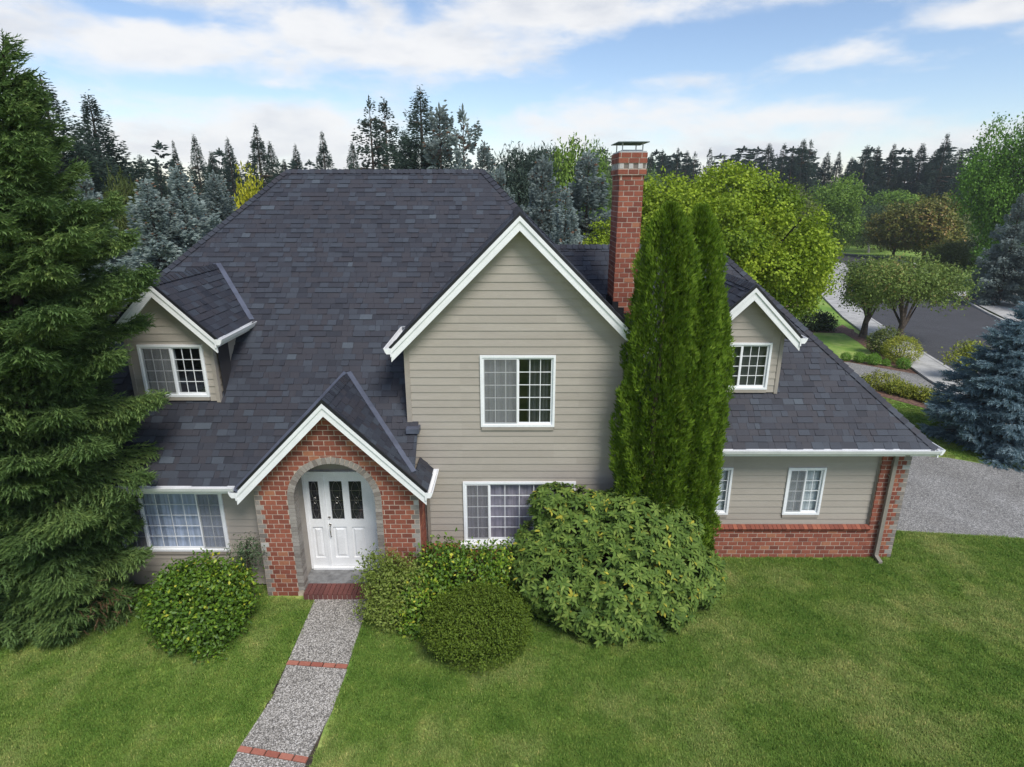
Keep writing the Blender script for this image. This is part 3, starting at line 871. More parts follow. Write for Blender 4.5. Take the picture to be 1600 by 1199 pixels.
GP = [(0, 0), (.07, 0), (.10, .045), (.125, .115), (.108, .115), (.088, .05), (.064, .014), (.014, .014), (.014, .115), (0, .115)]
def gutter(p0, p1, out):
    """k style gutter from p0 to p1 (top back edge), opening to `out`"""
    p0, p1, out = Vector(p0), Vector(p1), Vector(out)
    mb = MB()
    pr = [p0 + out * a + Vector((0, 0, b - .115)) for a, b in GP]
    if (p1 - p0).cross(out).z > 0: pr = pr[::-1]
    mb.extrude(pr, p1 - p0, cap=False)
    for q in (p0, p1):
        e = (p1 - p0).normalized() * (.004 if q is p0 else -.004)
        mb.extrude([q + out * a + Vector((0, 0, b - .115)) for a, b in ((0, 0), (.07, 0), (.10, .045), (.125, .115), (0, .115))], e)
    hpart('gutter', mb, M['white'])
    f = MB(); f.obox(p0 - out * .03 + Vector((0, 0, -.17)), p1 - p0, out * .028, (0, 0, .165)); hpart('fascia', f, M['white'])
gutter((-11.7, 10.49, 2.675), (PX - PH - .03, 10.49, 2.675), (0, -1, 0))
gutter((2.37, 11.69, 2.915), (8.98, 11.69, 2.915), (0, -1, 0))
gutter((8.96, 11.62, 2.915), (8.96, 19.4, 2.915), (1, 0, 0))
gutter((GX - 2.46, 11.12, GA - 2.46), (GX - 2.46, 13.05, GA - 2.46), (-1, 0, 0))
gutter((GX + 2.46, 11.12, GA - 2.46), (GX + 2.46, 14.0, GA - 2.46), (1, 0, 0))
for cx, ap, hf, y0, y1 in ((LDX, LDA, LDH, 11.43, 13.15), (RDX, RDA, RDH, 12.28, 13.92)):
    for s in (-1, 1): gutter((cx + s * (hf + .01), y0, ap - hf - .01), (cx + s * (hf + .01), y1, ap - hf - .01), (s, 0, 0))
gutter((PX + PH + .01, 10.38, PA - PH - .01), (PX + PH + .01, 11.43, PA - PH - .01), (1, 0, 0))
gutter((PX - PH - .01, 10.38, PA - PH - .01), (PX - PH - .01, 10.60, PA - PH - .01), (-1, 0, 0))
so = MB(); so.box(-11.65, -5.2, 10.52, 11.05, 2.50, 2.515); hpart('soffit', so, M['white'])
so = MB(); so.box(2.36, 8.9, 11.71, 12.07, 2.745, 2.76); hpart('soffit', so, M['white'])

# ---- lap siding -----------------------------------------------------------
def siding(part, outline, holes, O, A, Nv, z0, expo=.155, sheath=True, seed=0):
    """boards along A on the wall through O; outline in (a, z), convex; boards lap like clapboards"""
    r = random.Random(seed); A, Nv = Vector(A), Vector(Nv); O = Vector(O); up = Vector((0, 0, 1))
    outline = ccw(outline)
    sm = MB()
    ps = [outline]
    for h in holes: ps = minus(ps, h)
    flip = A.cross(up).dot(Nv) < 0
    for p in ps:
        P = [O + A * a + up * z - Nv * .004 for a, z in p]
        sm.poly(P[::-1] if flip else P, .3)
    wall = hpart(part, sm, M['siding'])
    z = z0; zmax = max(q[1] for q in outline); amin = min(q[0] for q in outline) - .1; amax = max(q[0] for q in outline) + .1
    while z < zmax:
        ps = [clip_poly([(amin, z), (amax, z), (amax, z + expo), (amin, z + expo)], outline)]
        for h in holes: ps = minus([p for p in ps if area(p) > 1e-4], h)
        for p in ps:
            if area(p) < .002: continue
            # a long board is butted somewhere along its length
            cut = [p]
            xs = [q[0] for q in p]
            if max(xs) - min(xs) > 3.7:
                c = r.uniform(min(xs) + 1.0, max(xs) - 1.0); cut = [clip(p, 1, 0, c - .0015), clip(p, -1, 0, -c - .0015)]
            for q in cut:
                if area(q) < .002: continue
                top = [O + A * a + up * zz + Nv * (.003 + .015 * (1 - (zz - z) / expo)) for a, zz in q]; bot = [O + A * a + up * zz for a, zz in q]
                k = len(q); mb = MB(); fs = [tuple(range(k))] + [(i, k + i, k + (i + 1) % k, (i + 1) % k) for i in range(k)]
                if flip: fs = [f[::-1] for f in fs]
                mb.faces(top + bot, fs, r.random())
                mb.build('siding_board', M['siding'], wall)
        z += expo
    return wall
WIN = {}
gtop = lambda x: GA - .10 - abs(x - GX)
siding('gable_wall', [(-2.02, .80), (2.33, .80), (2.33, gtop(2.33)), (GX, gtop(GX)), (-2.02, gtop(-2.02))],
       [(-.628, .858, 3.447, 5.018), (-1.028, 1.338, .80, 2.278)], (0, 11.46, 0), (1, 0, 0), (0, -1, 0), .80, .157, seed=1)
siding('front_wall', [(-11.2, .05), (-5.13, .05), (-5.13, 2.52), (-11.2, 2.52)], [(-8.158, -5.922, .797, 2.278)], (0, 11.06, 0), (1, 0, 0), (0, -1, 0), .05, .157, seed=2)
siding('wing_wall', [(2.36, .80), (8.10, .80), (8.10, 2.76), (2.36, 2.76)], [(4.052, 4.898, 1.007, 2.248), (6.132, 6.968, 1.007, 2.248)], (0, 12.2, 0), (1, 0, 0), (0, -1, 0), .80, .157, seed=3)
ltop = lambda x, c, ap: ap - .12 - abs(x - c)
siding('dormer_wall', [(LDX - .80, 3.97), (LDX + .80, 3.97), (LDX + .80, ltop(LDX + .8, LDX, LDA)), (LDX, LDA - .12), (LDX - .80, ltop(LDX - .8, LDX, LDA))],
       [(-7.498, -6.202, 3.97, 5.158)], (0, 11.76, 0), (1, 0, 0), (0, -1, 0), 3.97, .157, seed=4)
siding('dormer_wall', [(RDX - .78, 3.87), (RDX + .78, 3.87), (RDX + .78, ltop(RDX + .78, RDX, RDA)), (RDX, RDA - .12), (RDX - .78, ltop(RDX - .78, RDX, RDA))],
       [(4.322, 5.578, 3.87, 4.988)], (0, 12.61, 0), (1, 0, 0), (0, -1, 0), 3.87, .157, seed=5)
# cheeks of the dormers and the side of the big gable
siding('dormer_cheek', [(11.76, 3.97), (13.2, 5.38), (13.2, 5.38), (11.76, 5.38)], [], (LDX + .85, 0, 0), (0, 1, 0), (1, 0, 0), 3.97, .157, seed=6)
siding('dormer_cheek', [(11.76, 3.97), (13.2, 5.38), (11.76, 5.38)], [], (LDX - .85, 0, 0), (0, 1, 0), (-1, 0, 0), 3.97, .157, seed=7)
siding('dormer_cheek', [(12.61, 3.87), (13.95, 5.19), (12.61, 5.19)], [], (RDX + .83, 0, 0), (0, 1, 0), (1, 0, 0), 3.87, .157, seed=8)
siding('dormer_cheek', [(12.61, 3.87), (13.95, 5.19), (12.61, 5.19)], [], (RDX - .83, 0, 0), (0, 1, 0), (-1, 0, 0), 3.87, .157, seed=9)
siding('side_wall', [(11.46, 2.6), (14.1, 5.2), (14.1, 5.27), (11.46, 5.27)], [], (2.40, 0, 0), (0, 1, 0), (1, 0, 0), 2.6, .157, seed=10)
sm = MB(); sm.box(-2.10, -2.095, 11.48, 13.2, 3.3, 5.3); hpart('side_wall', sm, M['siding'])
def corner(x0, x1, y0, y1, z0, z1): mb = MB(); mb.box(x0, x1, y0, y1, z0, z1); hpart('corner_board', mb, M['taupe'])
corner(-2.12, -2.02, 11.432, 11.54, .80, 5.30)
corner(2.33, 2.42, 11.432, 11.54, .80, 5.30)
corner(LDX + .80, LDX + .875, 11.732, 11.84, 3.94, 5.40); corner(LDX - .875, LDX - .80, 11.732, 11.84, 3.94, 5.40)
corner(RDX + .78, RDX + .855, 12.582, 12.69, 3.84, 5.20); corner(RDX - .855, RDX - .78, 12.582, 12.69, 3.84, 5.20)
corner(8.10, 8.125, 12.165, 12.21, .80, 2.76)
# hidden outer walls
mb = MB(); mb.box(-11.2, -11.1, 11.08, 21.8, 0, 2.6); mb.box(8.66, 8.74, 12.3, 18.9, 0, 2.8); mb.box(-11.1, 8.66, 21.7, 21.8, 0, 2.6); hpart('outer_wall', mb, M['siding'])

# ---- windows ---------------------------------------------------------------
def window(x0, x1, z0, z1, y, sashes, rows, sill=True, fw=.045):
    """white vinyl slider: sashes = (share, columns, screen, cloth); every pane its own piece"""
    fr = MB(); y0 = y - .045
    fr.box(x0, x1, y0, y + .06, z1 - fw, z1); fr.box(x0, x1, y0, y + .06, z0, z0 + fw)
    fr.box(x0, x0 + fw, y0, y + .06, z0 + fw, z1 - fw); fr.box(x1 - fw, x1, y0, y + .06, z0 + fw, z1 - fw)
    w = hpart('window', fr, M['vinyl'])
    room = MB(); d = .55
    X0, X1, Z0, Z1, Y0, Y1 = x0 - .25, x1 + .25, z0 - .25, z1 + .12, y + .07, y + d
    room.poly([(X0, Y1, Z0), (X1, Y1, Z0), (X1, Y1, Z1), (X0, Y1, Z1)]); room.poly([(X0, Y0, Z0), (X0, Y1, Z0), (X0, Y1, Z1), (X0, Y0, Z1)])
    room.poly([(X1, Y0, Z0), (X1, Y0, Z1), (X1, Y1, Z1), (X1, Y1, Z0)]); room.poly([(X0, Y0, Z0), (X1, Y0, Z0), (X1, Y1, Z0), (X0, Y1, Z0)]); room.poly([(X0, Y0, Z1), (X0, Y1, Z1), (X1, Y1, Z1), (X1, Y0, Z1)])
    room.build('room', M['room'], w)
    if sill:
        s = MB(); s.box(x0 + .01, x1 - .01, y - .040, y - .002, z0 - .075, z0 - .003); s.build('apron', M['taupe'], w)
    a = x0 + fw
    W = x1 - x0 - 2 * fw
    for i, (share, cols, scr, cl) in enumerate(sashes):
        xa, xb = a, a + W * share; a = xb
        yy = y - .012 if i % 2 == 0 else y + .012
        sw = .040
        sa = MB()
        xa2, xb2 = xa - (.012 if i else 0), xb + (.012 if i < len(sashes) - 1 else 0)
        sa.box(xa2, xa2 + sw, yy - .016, yy + .016, z0 + fw, z1 - fw); sa.box(xb2 - sw, xb2, yy - .016, yy + .016, z0 + fw, z1 - fw)
        sa.box(xa2 + sw, xb2 - sw, yy - .016, yy + .016, z0 + fw, z0 + fw + sw); sa.box(xa2 + sw, xb2 - sw, yy - .016, yy + .016, z1 - fw - sw, z1 - fw)
        sa.build('sash', M['vinyl'], w)
        gx0, gx1, gz0, gz1 = xa2 + sw, xb2 - sw, z0 + fw + sw, z1 - fw - sw
        pw, ph = (gx1 - gx0) / cols, (gz1 - gz0) / rows
        bar = .013
        mu = MB()
        for c in range(1, cols): mu.box(gx0 + c * pw - bar / 2, gx0 + c * pw + bar / 2, yy - .006, yy + .006, gz0, gz1)
        for c in range(cols):
            for r in range(1, rows): mu.box(gx0 + c * pw + (bar / 2 if c else 0), gx0 + (c + 1) * pw - (bar / 2 if c < cols - 1 else 0), yy - .006, yy + .006, gz0 + r * ph - bar / 2, gz0 + r * ph + bar / 2)
        mu.build('muntin', M['vinyl'], w)
        pm = MB(); pm.poly([(0, 0, 0), (pw - bar, 0, 0), (pw - bar, 0, ph - bar), (0, 0, ph - bar)]); pme = pm.mesh('pane', M['glass'])
        for c in range(cols):
            for r in range(rows): link('pane', pme, w, loc=(gx0 + c * pw + bar / 2, yy + .001, gz0 + r * ph + bar / 2))
        if scr:
            s = MB(); s.poly([(gx0 - .01, yy - .024, gz0 - .01), (gx1 + .01, yy - .024, gz0 - .01), (gx1 + .01, yy - .024, gz1 + .01), (gx0 - .01, yy - .024, gz1 + .01)])
            s.build('insect_screen', M['screen'], w)
        if cl:
            mt, f0, f1, style = cl
            cu = MB(); n = 40; xs = [gx0 - .05 + (gx1 - gx0 + .1) * (f0 + (f1 - f0) * k / n) for k in range(n + 1)]
            r2 = random.Random(int(x0 * 77 + i)); ph0 = r2.uniform(0, 6)
            if style == 'drape':
                ys = [y + .10 + .02 * math.sin(k * .9 + ph0) + .015 * math.sin(k * 2.3) for k in range(n + 1)]
                V = [(xs[k], ys[k], zz) for zz in (z0 - .1, z1 + .05) for k in range(n + 1)]
                cu.faces(V, [(k, k + 1, n + 2 + k, n + 1 + k) for k in range(n)])
                cu.build('curtain', M[mt], w, True)
            else:
                z = z0
                while z < z1:
                    cu.obox((xs[0], y + .08, z), (xs[-1] - xs[0], 0, 0), (0, .02, .03), (0, -.002, .002)); z += .036
                cu.build('blind', M[mt], w)
window(-.63, .86, 3.52, 5.02, 11.46, [(.5, 3, True, ('curtain_gray', 0, 1, 'drape')), (.5, 3, False, ('curtain_dark', .3, 1, 'drape'))], 5)
window(-1.03, 1.34, .84, 2.28, 11.46, [(.22, 2, True, ('curtain_mauve', 0, 1, 'drape')), (.56, 4, False, ('curtain_mauve', 0, 1, 'drape')), (.22, 2, True, ('curtain_mauve', 0, 1, 'drape'))], 5, sill=False)
sb = MB(); sb.box(-1.12, 1.43, 11.34, 11.455, .72, .835); hpart('window_sill', sb, M['white'])
window(-8.16, -5.92, .87, 2.28, 11.06, [(.23, 2, True, ('curtain_mauve', 0, 1, 'drape')), (.54, 4, False, ('curtain_pale', 0, 1, 'drape')), (.23, 2, True, ('curtain_pale', 0, .9, 'drape'))], 5)
window(-7.50, -6.20, 4.06, 5.16, 11.76, [(.5, 3, True, ('curtain_gray', 0, 1, 'drape')), (.5, 3, False, None)], 4)
window(4.32, 5.58, 3.94, 4.99, 12.61, [(.5, 3, False, ('curtain_dark', 0, 1, 'blind')), (.5, 3, False, ('curtain_dark', 0, 1, 'blind'))], 4)
window(6.13, 6.97, 1.08, 2.25, 12.2, [(.5, 2, True, ('blind_white', 0, 1, 'blind')), (.5, 2, False, ('blind_white', 0, 1, 'blind'))], 4)
window(4.05, 4.90, 1.08, 2.25, 12.2, [(.5, 2, True, ('blind_white', 0, 1, 'blind')), (.5, 2, False, ('blind_white', 0, 1, 'blind'))], 4)

# ---- bricks ----------------------------------------------------------------
BW, BH, JT = .2134, .1067, .016
brick_list = []          # (projected area, part, material, polygon 2d, O, A, N, depth)
def brick_face(part, outline, O, A, Nv, z0=0.0, quoin=None, cutter=None, seed=0, shift=0.0, prox=.006, single=True):
    """running bond in (a, z) inside a convex outline. quoin(a0, a1, row) -> grey?  cutter(poly) -> poly"""
    r = random.Random(seed); outline = ccw(outline); A, Nv, O = Vector(A), Vector(Nv), Vector(O)
    amin = min(q[0] for q in outline); amax = max(q[0] for q in outline); zmax = max(q[1] for q in outline)
    row = 0; z = z0
    while z < zmax:
        a = amin + shift - (BW / 2 if row % 2 else 0)
        while a > amin: a -= BW
        while a < amax:
            q = clip_poly([(a + JT / 2, z + JT / 2), (a + BW - JT / 2, z + JT / 2), (a + BW - JT / 2, z + BH - JT / 2), (a + JT / 2, z + BH - JT / 2)], outline)
            if cutter and len(q) > 2: q = cutter(q)
            if area(q) > .0012:
                xs = [p[0] for p in q]
                gray = quoin(min(xs), max(xs), row) if quoin else False
                # a grey corner unit may cut a red brick in two
                parts = gray if isinstance(gray, list) else [(q, gray)]
                for qq, g in parts:
                    if area(qq) > .0008:
                        brick_list.append((parea([O + A * x + Vector((0, 0, y)) for x, y in qq]) if single else 0, part, 'brick_gray' if g else 'brick', qq, O, A, Nv, prox + r.uniform(-.003, .003), min(1, max(0, r.gauss(.5, .27)))))
            a += BW
        z += BH; row += 1
AX, AR, AZ = -3.52, .80, 2.24          # arch: middle, inner radius, spring height
RO = AR + .13
def arch_cut(q):
    c = (sum(p[0] for p in q) / len(q) - AX, sum(p[1] for p in q) / len(q) - AZ)
    if c[1] <= 0:
        x0, x1 = AX - RO, AX + RO
        if c[0] < 0: return clip(q, 1, 0, x0 - .006)
        return clip(q, -1, 0, -(x1 + .006))
    L = math.hypot(*c); n = (c[0] / L, c[1] / L)
    return clip(q, -n[0], -n[1], -(n[0] * AX + n[1] * AZ + RO + .006))
def edge_quoin(edge, side):
    def f(a0, a1, row):
        w = .165 if row % 2 else .10
        lim = edge + w if side < 0 else edge - w
        mid = (a0 + a1) / 2
        return mid < lim if side < 0 else mid > lim
    return f
bl, br = PX - 1.63, PX + 1.63
ptop = lambda x: PA - .13 - abs(x - PX)
qL, qR = edge_quoin(bl, -1), edge_quoin(br, 1)
backing = MB()
YB = 10.71
def backing_face(mb, poly, y): mb.poly([(x, y, z) for x, z in ccw(poly)])
# mortar bed of the porch front, with the arched opening left free
N_ = 20
arc = [(AX + (AR + .02) * math.cos(math.pi * k / N_), AZ + (AR + .02) * math.sin(math.pi * k / N_)) for k in range(N_ + 1)]
backing_face(backing, [(bl, 0), (AX - AR - .02, 0), (AX - AR - .02, AZ), (bl, AZ)], YB)
backing_face(backing, [(AX + AR + .02, 0), (br, 0), (br, AZ), (AX + AR + .02, AZ)], YB)
for k in range(N_):
    (xa, za), (xb, zb) = arc[k], arc[k + 1]
    xa2, xb2 = min(max(xa, bl), br), min(max(xb, bl), br)
    if k == 0: backing_face(backing, [(xa, AZ), (br, AZ), (br, ptop(br)), (xa, ptop(xa))], YB)
    if k == N_ - 1: backing_face(backing, [(bl, AZ), (xb, AZ), (xb, ptop(xb)), (bl, ptop(bl))], YB)
    tops = [(xa, ptop(xa))] + ([(PX, ptop(PX))] if (xa - PX) * (xb - PX) < 0 else []) + [(xb, ptop(xb))]
    backing.poly([(x, YB, z) for x, z in [(xb, zb), (xa, za)] + tops])
# side walls and the inside of the recess
backing.box(br - .12, br - .004, YB + .003, 11.455, 0, PA - 1.75); backing.box(bl + .004, bl + .12, YB + .003, 11.055, 0, PA - 1.75)
porch = hpart('brick_wall', backing, M['mortar'])
outl = [(bl, 0), (br, 0), (br, ptop(br)), (PX, ptop(PX)), (bl, ptop(bl))]
def quoin_both(a0, a1, row): return qL(a0, a1, row) or qR(a0, a1, row)
# cut bricks to the toothed grey corners: red field and grey edges laid separately
def porch_field():
    for row in range(int(4.3 / BH) + 1):
        w = .165 if row % 2 else .10
        z = row * BH
        if z > ptop(PX): break
        for (x0, x1, g) in ((bl, bl + w, 1), (bl + w, br - w, 0), (br - w, br, 1)):
            if g and z > 2.5: continue
            if not g and z > 2.5 - 1e-6: x0, x1 = bl, br
            a = x0 if g else x0 - (BW / 2 if row % 2 else 0) - ((x0 - bl) % BW)
            while a < x1 - .01:
                aw = (x1 - x0) if g else BW
                q = clip_poly([(a + JT / 2, z + JT / 2), (a + aw - JT / 2, z + JT / 2), (a + aw - JT / 2, z + BH - JT / 2), (a + JT / 2, z + BH - JT / 2)],
                              ccw([(x0 + (0 if g else JT / 2), z), (x1 - (0 if g else JT / 2), z), (x1 - (0 if g else JT / 2), z + BH), (x0 + (0 if g else JT / 2), z + BH)]))
                if len(q) > 2: q = clip_poly(q, ccw(outl))
                if len(q) > 2: q = arch_cut(q)
                if area(q) > .0015:
                    brick_list.append((parea([Vector((x, YB, y)) for x, y in q]), porch, 'brick_gray' if g else 'brick', q, Vector((0, YB, 0)), Vector((1, 0, 0)), Vector((0, -1, 0)), .006 + rng.uniform(-.003, .003), min(1, max(0, rng.gauss(.5, .27)))))
                a += aw
porch_field()
brick_face(porch, [(YB + .01, 0), (11.45, 0), (11.45, PA - 1.76), (YB + .01, PA - 1.76)], (br - .004, 0, 0), (0, 1, 0), (1, 0, 0), seed=5)
brick_face(porch, [(YB + .01, 0), (11.05, 0), (11.05, PA - 1.76), (YB + .01, PA - 1.76)], (bl + .004, 0, 0), (0, 1, 0), (-1, 0, 0), seed=6, single=False)
# grey arch bricks standing round the opening
ab = []
for tn in (0.1, .35, .5, .7, .85):
    mb = MB(); mb.box(-.0, .13, -.215, .012, -.038, .038, tn); ab.append(mb.mesh('arch_brick', M['brick_gray']))
def arch_brick(cx, cz, ang):
    c, s = math.cos(ang), math.sin(ang)
    # local x radial, local y runs out of the wall towards the viewer, local z along the arc
    mx = Matrix(((c, 0, -s, cx), (0, -1, 0, YB), (s, 0, c, cz), (0, 0, 0, 1)))
    link('arch_brick', rng.choice(ab), porch, matrix=mx)
nj = 24
for k in range(nj):
    z = .15 + (AZ - .15) * (k + .5) / nj
    arch_brick(AX - AR, z, math.pi); arch_brick(AX + AR, z, 0)
na = 30
for k in range(na):
    t = math.pi * (k + .5) / na
    arch_brick(AX + AR * math.cos(t), AZ + AR * math.sin(t), t)
fill = MB()      # mortar behind the arch bricks
for k in range(N_):
    t0, t1 = math.pi * k / N_, math.pi * (k + 1) / N_
    fill.poly([(AX + (AR + .012) * math.cos(t), y, AZ + (AR + .012) * math.sin(t)) for t, y in ((t0, YB + .01), (t0, YB + .21), (t1, YB + .21), (t1, YB + .01))])
for s in (-1, 1):
    fill.box(AX + s * (AR + .012), AX + s * (AR + .016), YB + .01, YB + .21, 0, AZ)
fill.build('arch_mortar', M['mortar'], porch)
# recess: side walls, ceiling, end wall
rc = MB(); X0, X1 = AX - AR - .10, AX + AR + .10
rc.poly([(X0, YB + .215, .1), (X0, 11.55, .1), (X0, 11.55, 3.25), (X0, YB + .215, 3.25)][::-1]); rc.poly([(X1, YB + .215, .1), (X1, 11.55, .1), (X1, 11.55, 3.25), (X1, YB + .215, 3.25)])
rc.poly([(X0, YB + .215, 3.22), (X0, 11.55, 3.22), (X1, 11.55, 3.22), (X1, YB + .215, 3.22)]); rc.poly([(X0, 11.54, .1), (X1, 11.54, .1), (X1, 11.54, 3.25), (X0, 11.54, 3.25)])
# inner face of the brick front above and beside the opening
for k in range(N_):
    (xa, za), (xb, zb) = arc[k], arc[k + 1]; rc.poly([(xa, YB + .216, za), (xb, YB + .216, zb), (xb, YB + .216, 3.25), (xa, YB + .216, 3.25)])
hpart('porch_recess', rc, M['taupe'])
fl = MB(); fl.box(X0, X1, 10.92, 11.54, 0.0, .15); hpart('porch_floor', fl, M['stoop'])
st = MB(); st.box(AX - AR + .01, AX + AR - .01, 10.56, 10.919, 0, .125); step = hpart('porch_step', st, M['mortar'])
sm_ = []
for tn in (.1, .4, .6, .9):
    mb = MB(); mb.box(.006, .094, 0, .345, 0, .05, tn); mb.box(.006, .094, -.012, -.001, -.10, .05, tn); sm_.append(mb.mesh('step_brick', M['brick_step']))
k = 0
while AX - AR + .01 + (k + 1) * .1 < AX + AR: link('step_brick', rng.choice(sm_), step, loc=(AX - AR + .01 + k * .1, 10.56, .115)); k += 1

# wing: wainscot, sloping sill bricks and corner pillar
wb = MB(); wb.box(2.4, 8.12, 12.09, 12.2, 0, .745); wb.box(8.13, 8.755, 12.10, 12.9, 0, 2.745); wains = hpart('brick_wainscot', wb, M['mortar'])
brick_face(wains, [(4.0, 0), (8.12, 0), (8.12, .745), (4.0, .745)], (0, 12.09, 0), (1, 0, 0), (0, -1, 0), seed=7)
for row in range(int(2.745 / BH) + 1):
    z = row * BH; w = .18 if row % 2 else .10
    if z > 2.70: break
    for (x0, x1, g) in ((8.12, 8.765 - w, 0), (8.765 - w, 8.765, 1)):
        a = x0 if g else x0 - (BW / 2 if row % 2 else 0)
        while a < x1 - .01:
            aw = (x1 - x0) if g else BW
            q = clip_poly([(a + JT / 2, z + JT / 2), (a + aw - JT / 2, z + JT / 2), (a + aw - JT / 2, min(z + BH - JT / 2, 2.74)), (a + JT / 2, min(z + BH - JT / 2, 2.74))], [(x0, z), (x1 - (0 if g else 0), z), (x1, z + BH), (x0, z + BH)])
            if area(q) > .001: brick_list.append((parea([Vector((x, 12.1, y)) for x, y in q]), wains, 'brick_gray' if g else 'brick', q, Vector((0, 12.10, 0)), Vector((1, 0, 0)), Vector((0, -1, 0)), .006 + rng.uniform(-.003, .003), min(1, max(0, rng.gauss(.5, .27)))))
            a += aw
brick_face(wains, [(12.10, 0), (12.9, 0), (12.9, 2.74), (12.10, 2.74)], (8.755, 0, 0), (0, 1, 0), (1, 0, 0), seed=8, single=False)
sb_ = []
for tn in (.15, .4, .6, .85):
    mb = MB(); mb.obox((.005, 0, 0), (.092, 0, 0), (0, .13, .05), (0, -.035, .07), tn); sb_.append(mb.mesh('sill_brick', M['brick']))
for k in range(48): link('sill_brick', rng.choice(sb_), wains, loc=(8.02 - k * .1, 12.055, .725))
cb = MB(); cb.box(-1.80, 2.36, 11.36, 11.455, 0, .70); cw = hpart('brick_wainscot', cb, M['mortar'])
brick_face(cw, [(-1.80, 0), (2.36, 0), (2.36, .70), (-1.80, .70)], (0, 11.36, 0), (1, 0, 0), (0, -1, 0), seed=9, single=False)
for k in range(7): link('sill_brick', rng.choice(sb_), cw, loc=(-1.80 + k * .1, 11.325, .69))
for k in range(9): link('sill_brick', rng.choice(sb_), cw, loc=(1.45 + k * .1, 11.325, .69))

# ---- chimney -----------------------------------------------------------------
CX0, CX1, CY0, CY1 = 2.235, 2.755, 13.3, 14.2
cm = MB(); cm.box(CX0 + .012, CX1 - .012, CY0 + .012, CY1 - .012, 4.2, 8.30)
cm.box(CX0 + .002, CX1 - .002, CY0 + .002, CY1 - .002, 8.30, 8.40); cm.box(CX0 - .03, CX1 + .03, CY0 - .03, CY1 + .03, 8.40, 8.52)
cm.box(CX0 - .015, CX1 + .015, CY0 - .015, CY1 + .015, 8.52, 8.63); cm.box(CX0 - .03, CX1 + .03, CY0 - .03, CY1 + .03, 8.63, 8.84)
chim = hpart('chimney', cm, M['mortar'])
z0c = 8.30 - 38 * BH
for (o, a, n, l, sd, sing) in (((0, CY0 + .012, 0), (1, 0, 0), (0, -1, 0), (CX0, CX1), 21, True), ((CX0 + .012, 0, 0), (0, 1, 0), (-1, 0, 0), (CY0, CY1), 22, True), ((CX1 - .012, 0, 0), (0, 1, 0), (1, 0, 0), (CY0, CY1), 23, False)):
    brick_face(chim, [(l[0] + .004, z0c), (l[1] - .004, z0c), (l[1] - .004, 8.30), (l[0] + .004, 8.30)], o, a, n, z0c, seed=sd, single=sing)
for (zz, e, mt) in ((8.30, .0, 'brick'), (8.41, .036, 'brick'), (8.523, .018, 'dent'), (8.632, .036, 'brick'), (8.738, .036, 'brick')):
    for (o, a, n, l) in (((0, CY0 - e + .006, 0), (1, 0, 0), (0, -1, 0), (CX0 - e, CX1 + e)), ((CX0 - e + .006, 0, 0), (0, 1, 0), (-1, 0, 0), (CY0 - e, CY1 + e)), ((CX1 + e - .006, 0, 0), (0, 1, 0), (1, 0, 0), (CY0 - e, CY1 + e))):
        n_ = len(brick_list)
        if mt == 'brick': brick_face(chim, [(l[0], zz), (l[1], zz), (l[1], zz + BH), (l[0], zz + BH)], o, a, n, zz, seed=int(zz * 100), shift=.05 * (int(zz * 10) % 2))
        else:
            x = l[0]; j = 0
            while x < l[1] - .01:
                w = min(.098, l[1] - x); q = [(x + .005, zz + .004), (x + w - .005, zz + .004), (x + w - .005, zz + .102), (x + .005, zz + .102)]
                brick_list.append((parea([Vector(o) + Vector(a) * p + Vector((0, 0, r_)) for p, r_ in q]), chim, 'brick_gray', q, Vector(o), Vector(a), Vector(n), .02 if j % 2 == 0 else .004, .95 if j % 2 == 0 else .0)); x += .098; j += 1
cap_ = MB(); cap_.box(CX0 - .02, CX1 + .02, CY0 - .02, CY1 + .02, 8.842, 8.87); cap_.box(CX0 + .06, CX1 - .06, CY0 + .1, CY1 - .1, 8.87, 8.90); hpart('chimney_crown', cap_, M['galv_light'])
cp = MB()
cx, cy = (CX0 + CX1) / 2, (CY0 + CY1) / 2
cp.faces([(CX0 - .06, CY0 - .05, 9.05), (CX1 + .06, CY0 - .05, 9.05), (CX1 + .06, CY1 + .05, 9.05), (CX0 - .06, CY1 + .05, 9.05), (cx, CY0 + .25, 9.075), (cx, CY1 - .25, 9.075),
          (CX0 - .06, CY0 - .05, 9.035), (CX1 + .06, CY0 - .05, 9.035), (CX1 + .06, CY1 + .05, 9.035), (CX0 - .06, CY1 + .05, 9.035)],
         [(0, 1, 4), (1, 2, 5, 4), (2, 3, 5), (3, 0, 4, 5), (9, 8, 7, 6), (6, 7, 1, 0), (7, 8, 2, 1), (8, 9, 3, 2), (9, 6, 0, 3)])
capo = hpart('chimney_cap', cp, M['galv'])
for x in (CX0 + .05, CX1 - .05):
    for y in (CY0 + .08, CY1 - .08):
        mb = MB(); mb.box(x - .01, x + .01, y - .01, y + .01, 8.87, 9.034); mb.build('cap_post', M['galv_light'], capo)
fl = MB()
for k in range(7):       # stepped black flashing where the roof slope meets the stack
    y = CY0 - .06 + k * .14
    fl.box(CX0 - .012, CX0 - .004, y, y + .15, GA + GX - CX0 - .1, GA + GX - CX0 + .16 + .05 * (k % 2))
for k in range(4):
    x = CX0 - .01 + k * .13
    fl.box(x, x + .131, CY0 - .022, CY0 - .012, GA + GX - x - .45, GA + GX - x + .14)
hpart('chimney_flashing', fl, M['black_metal'])

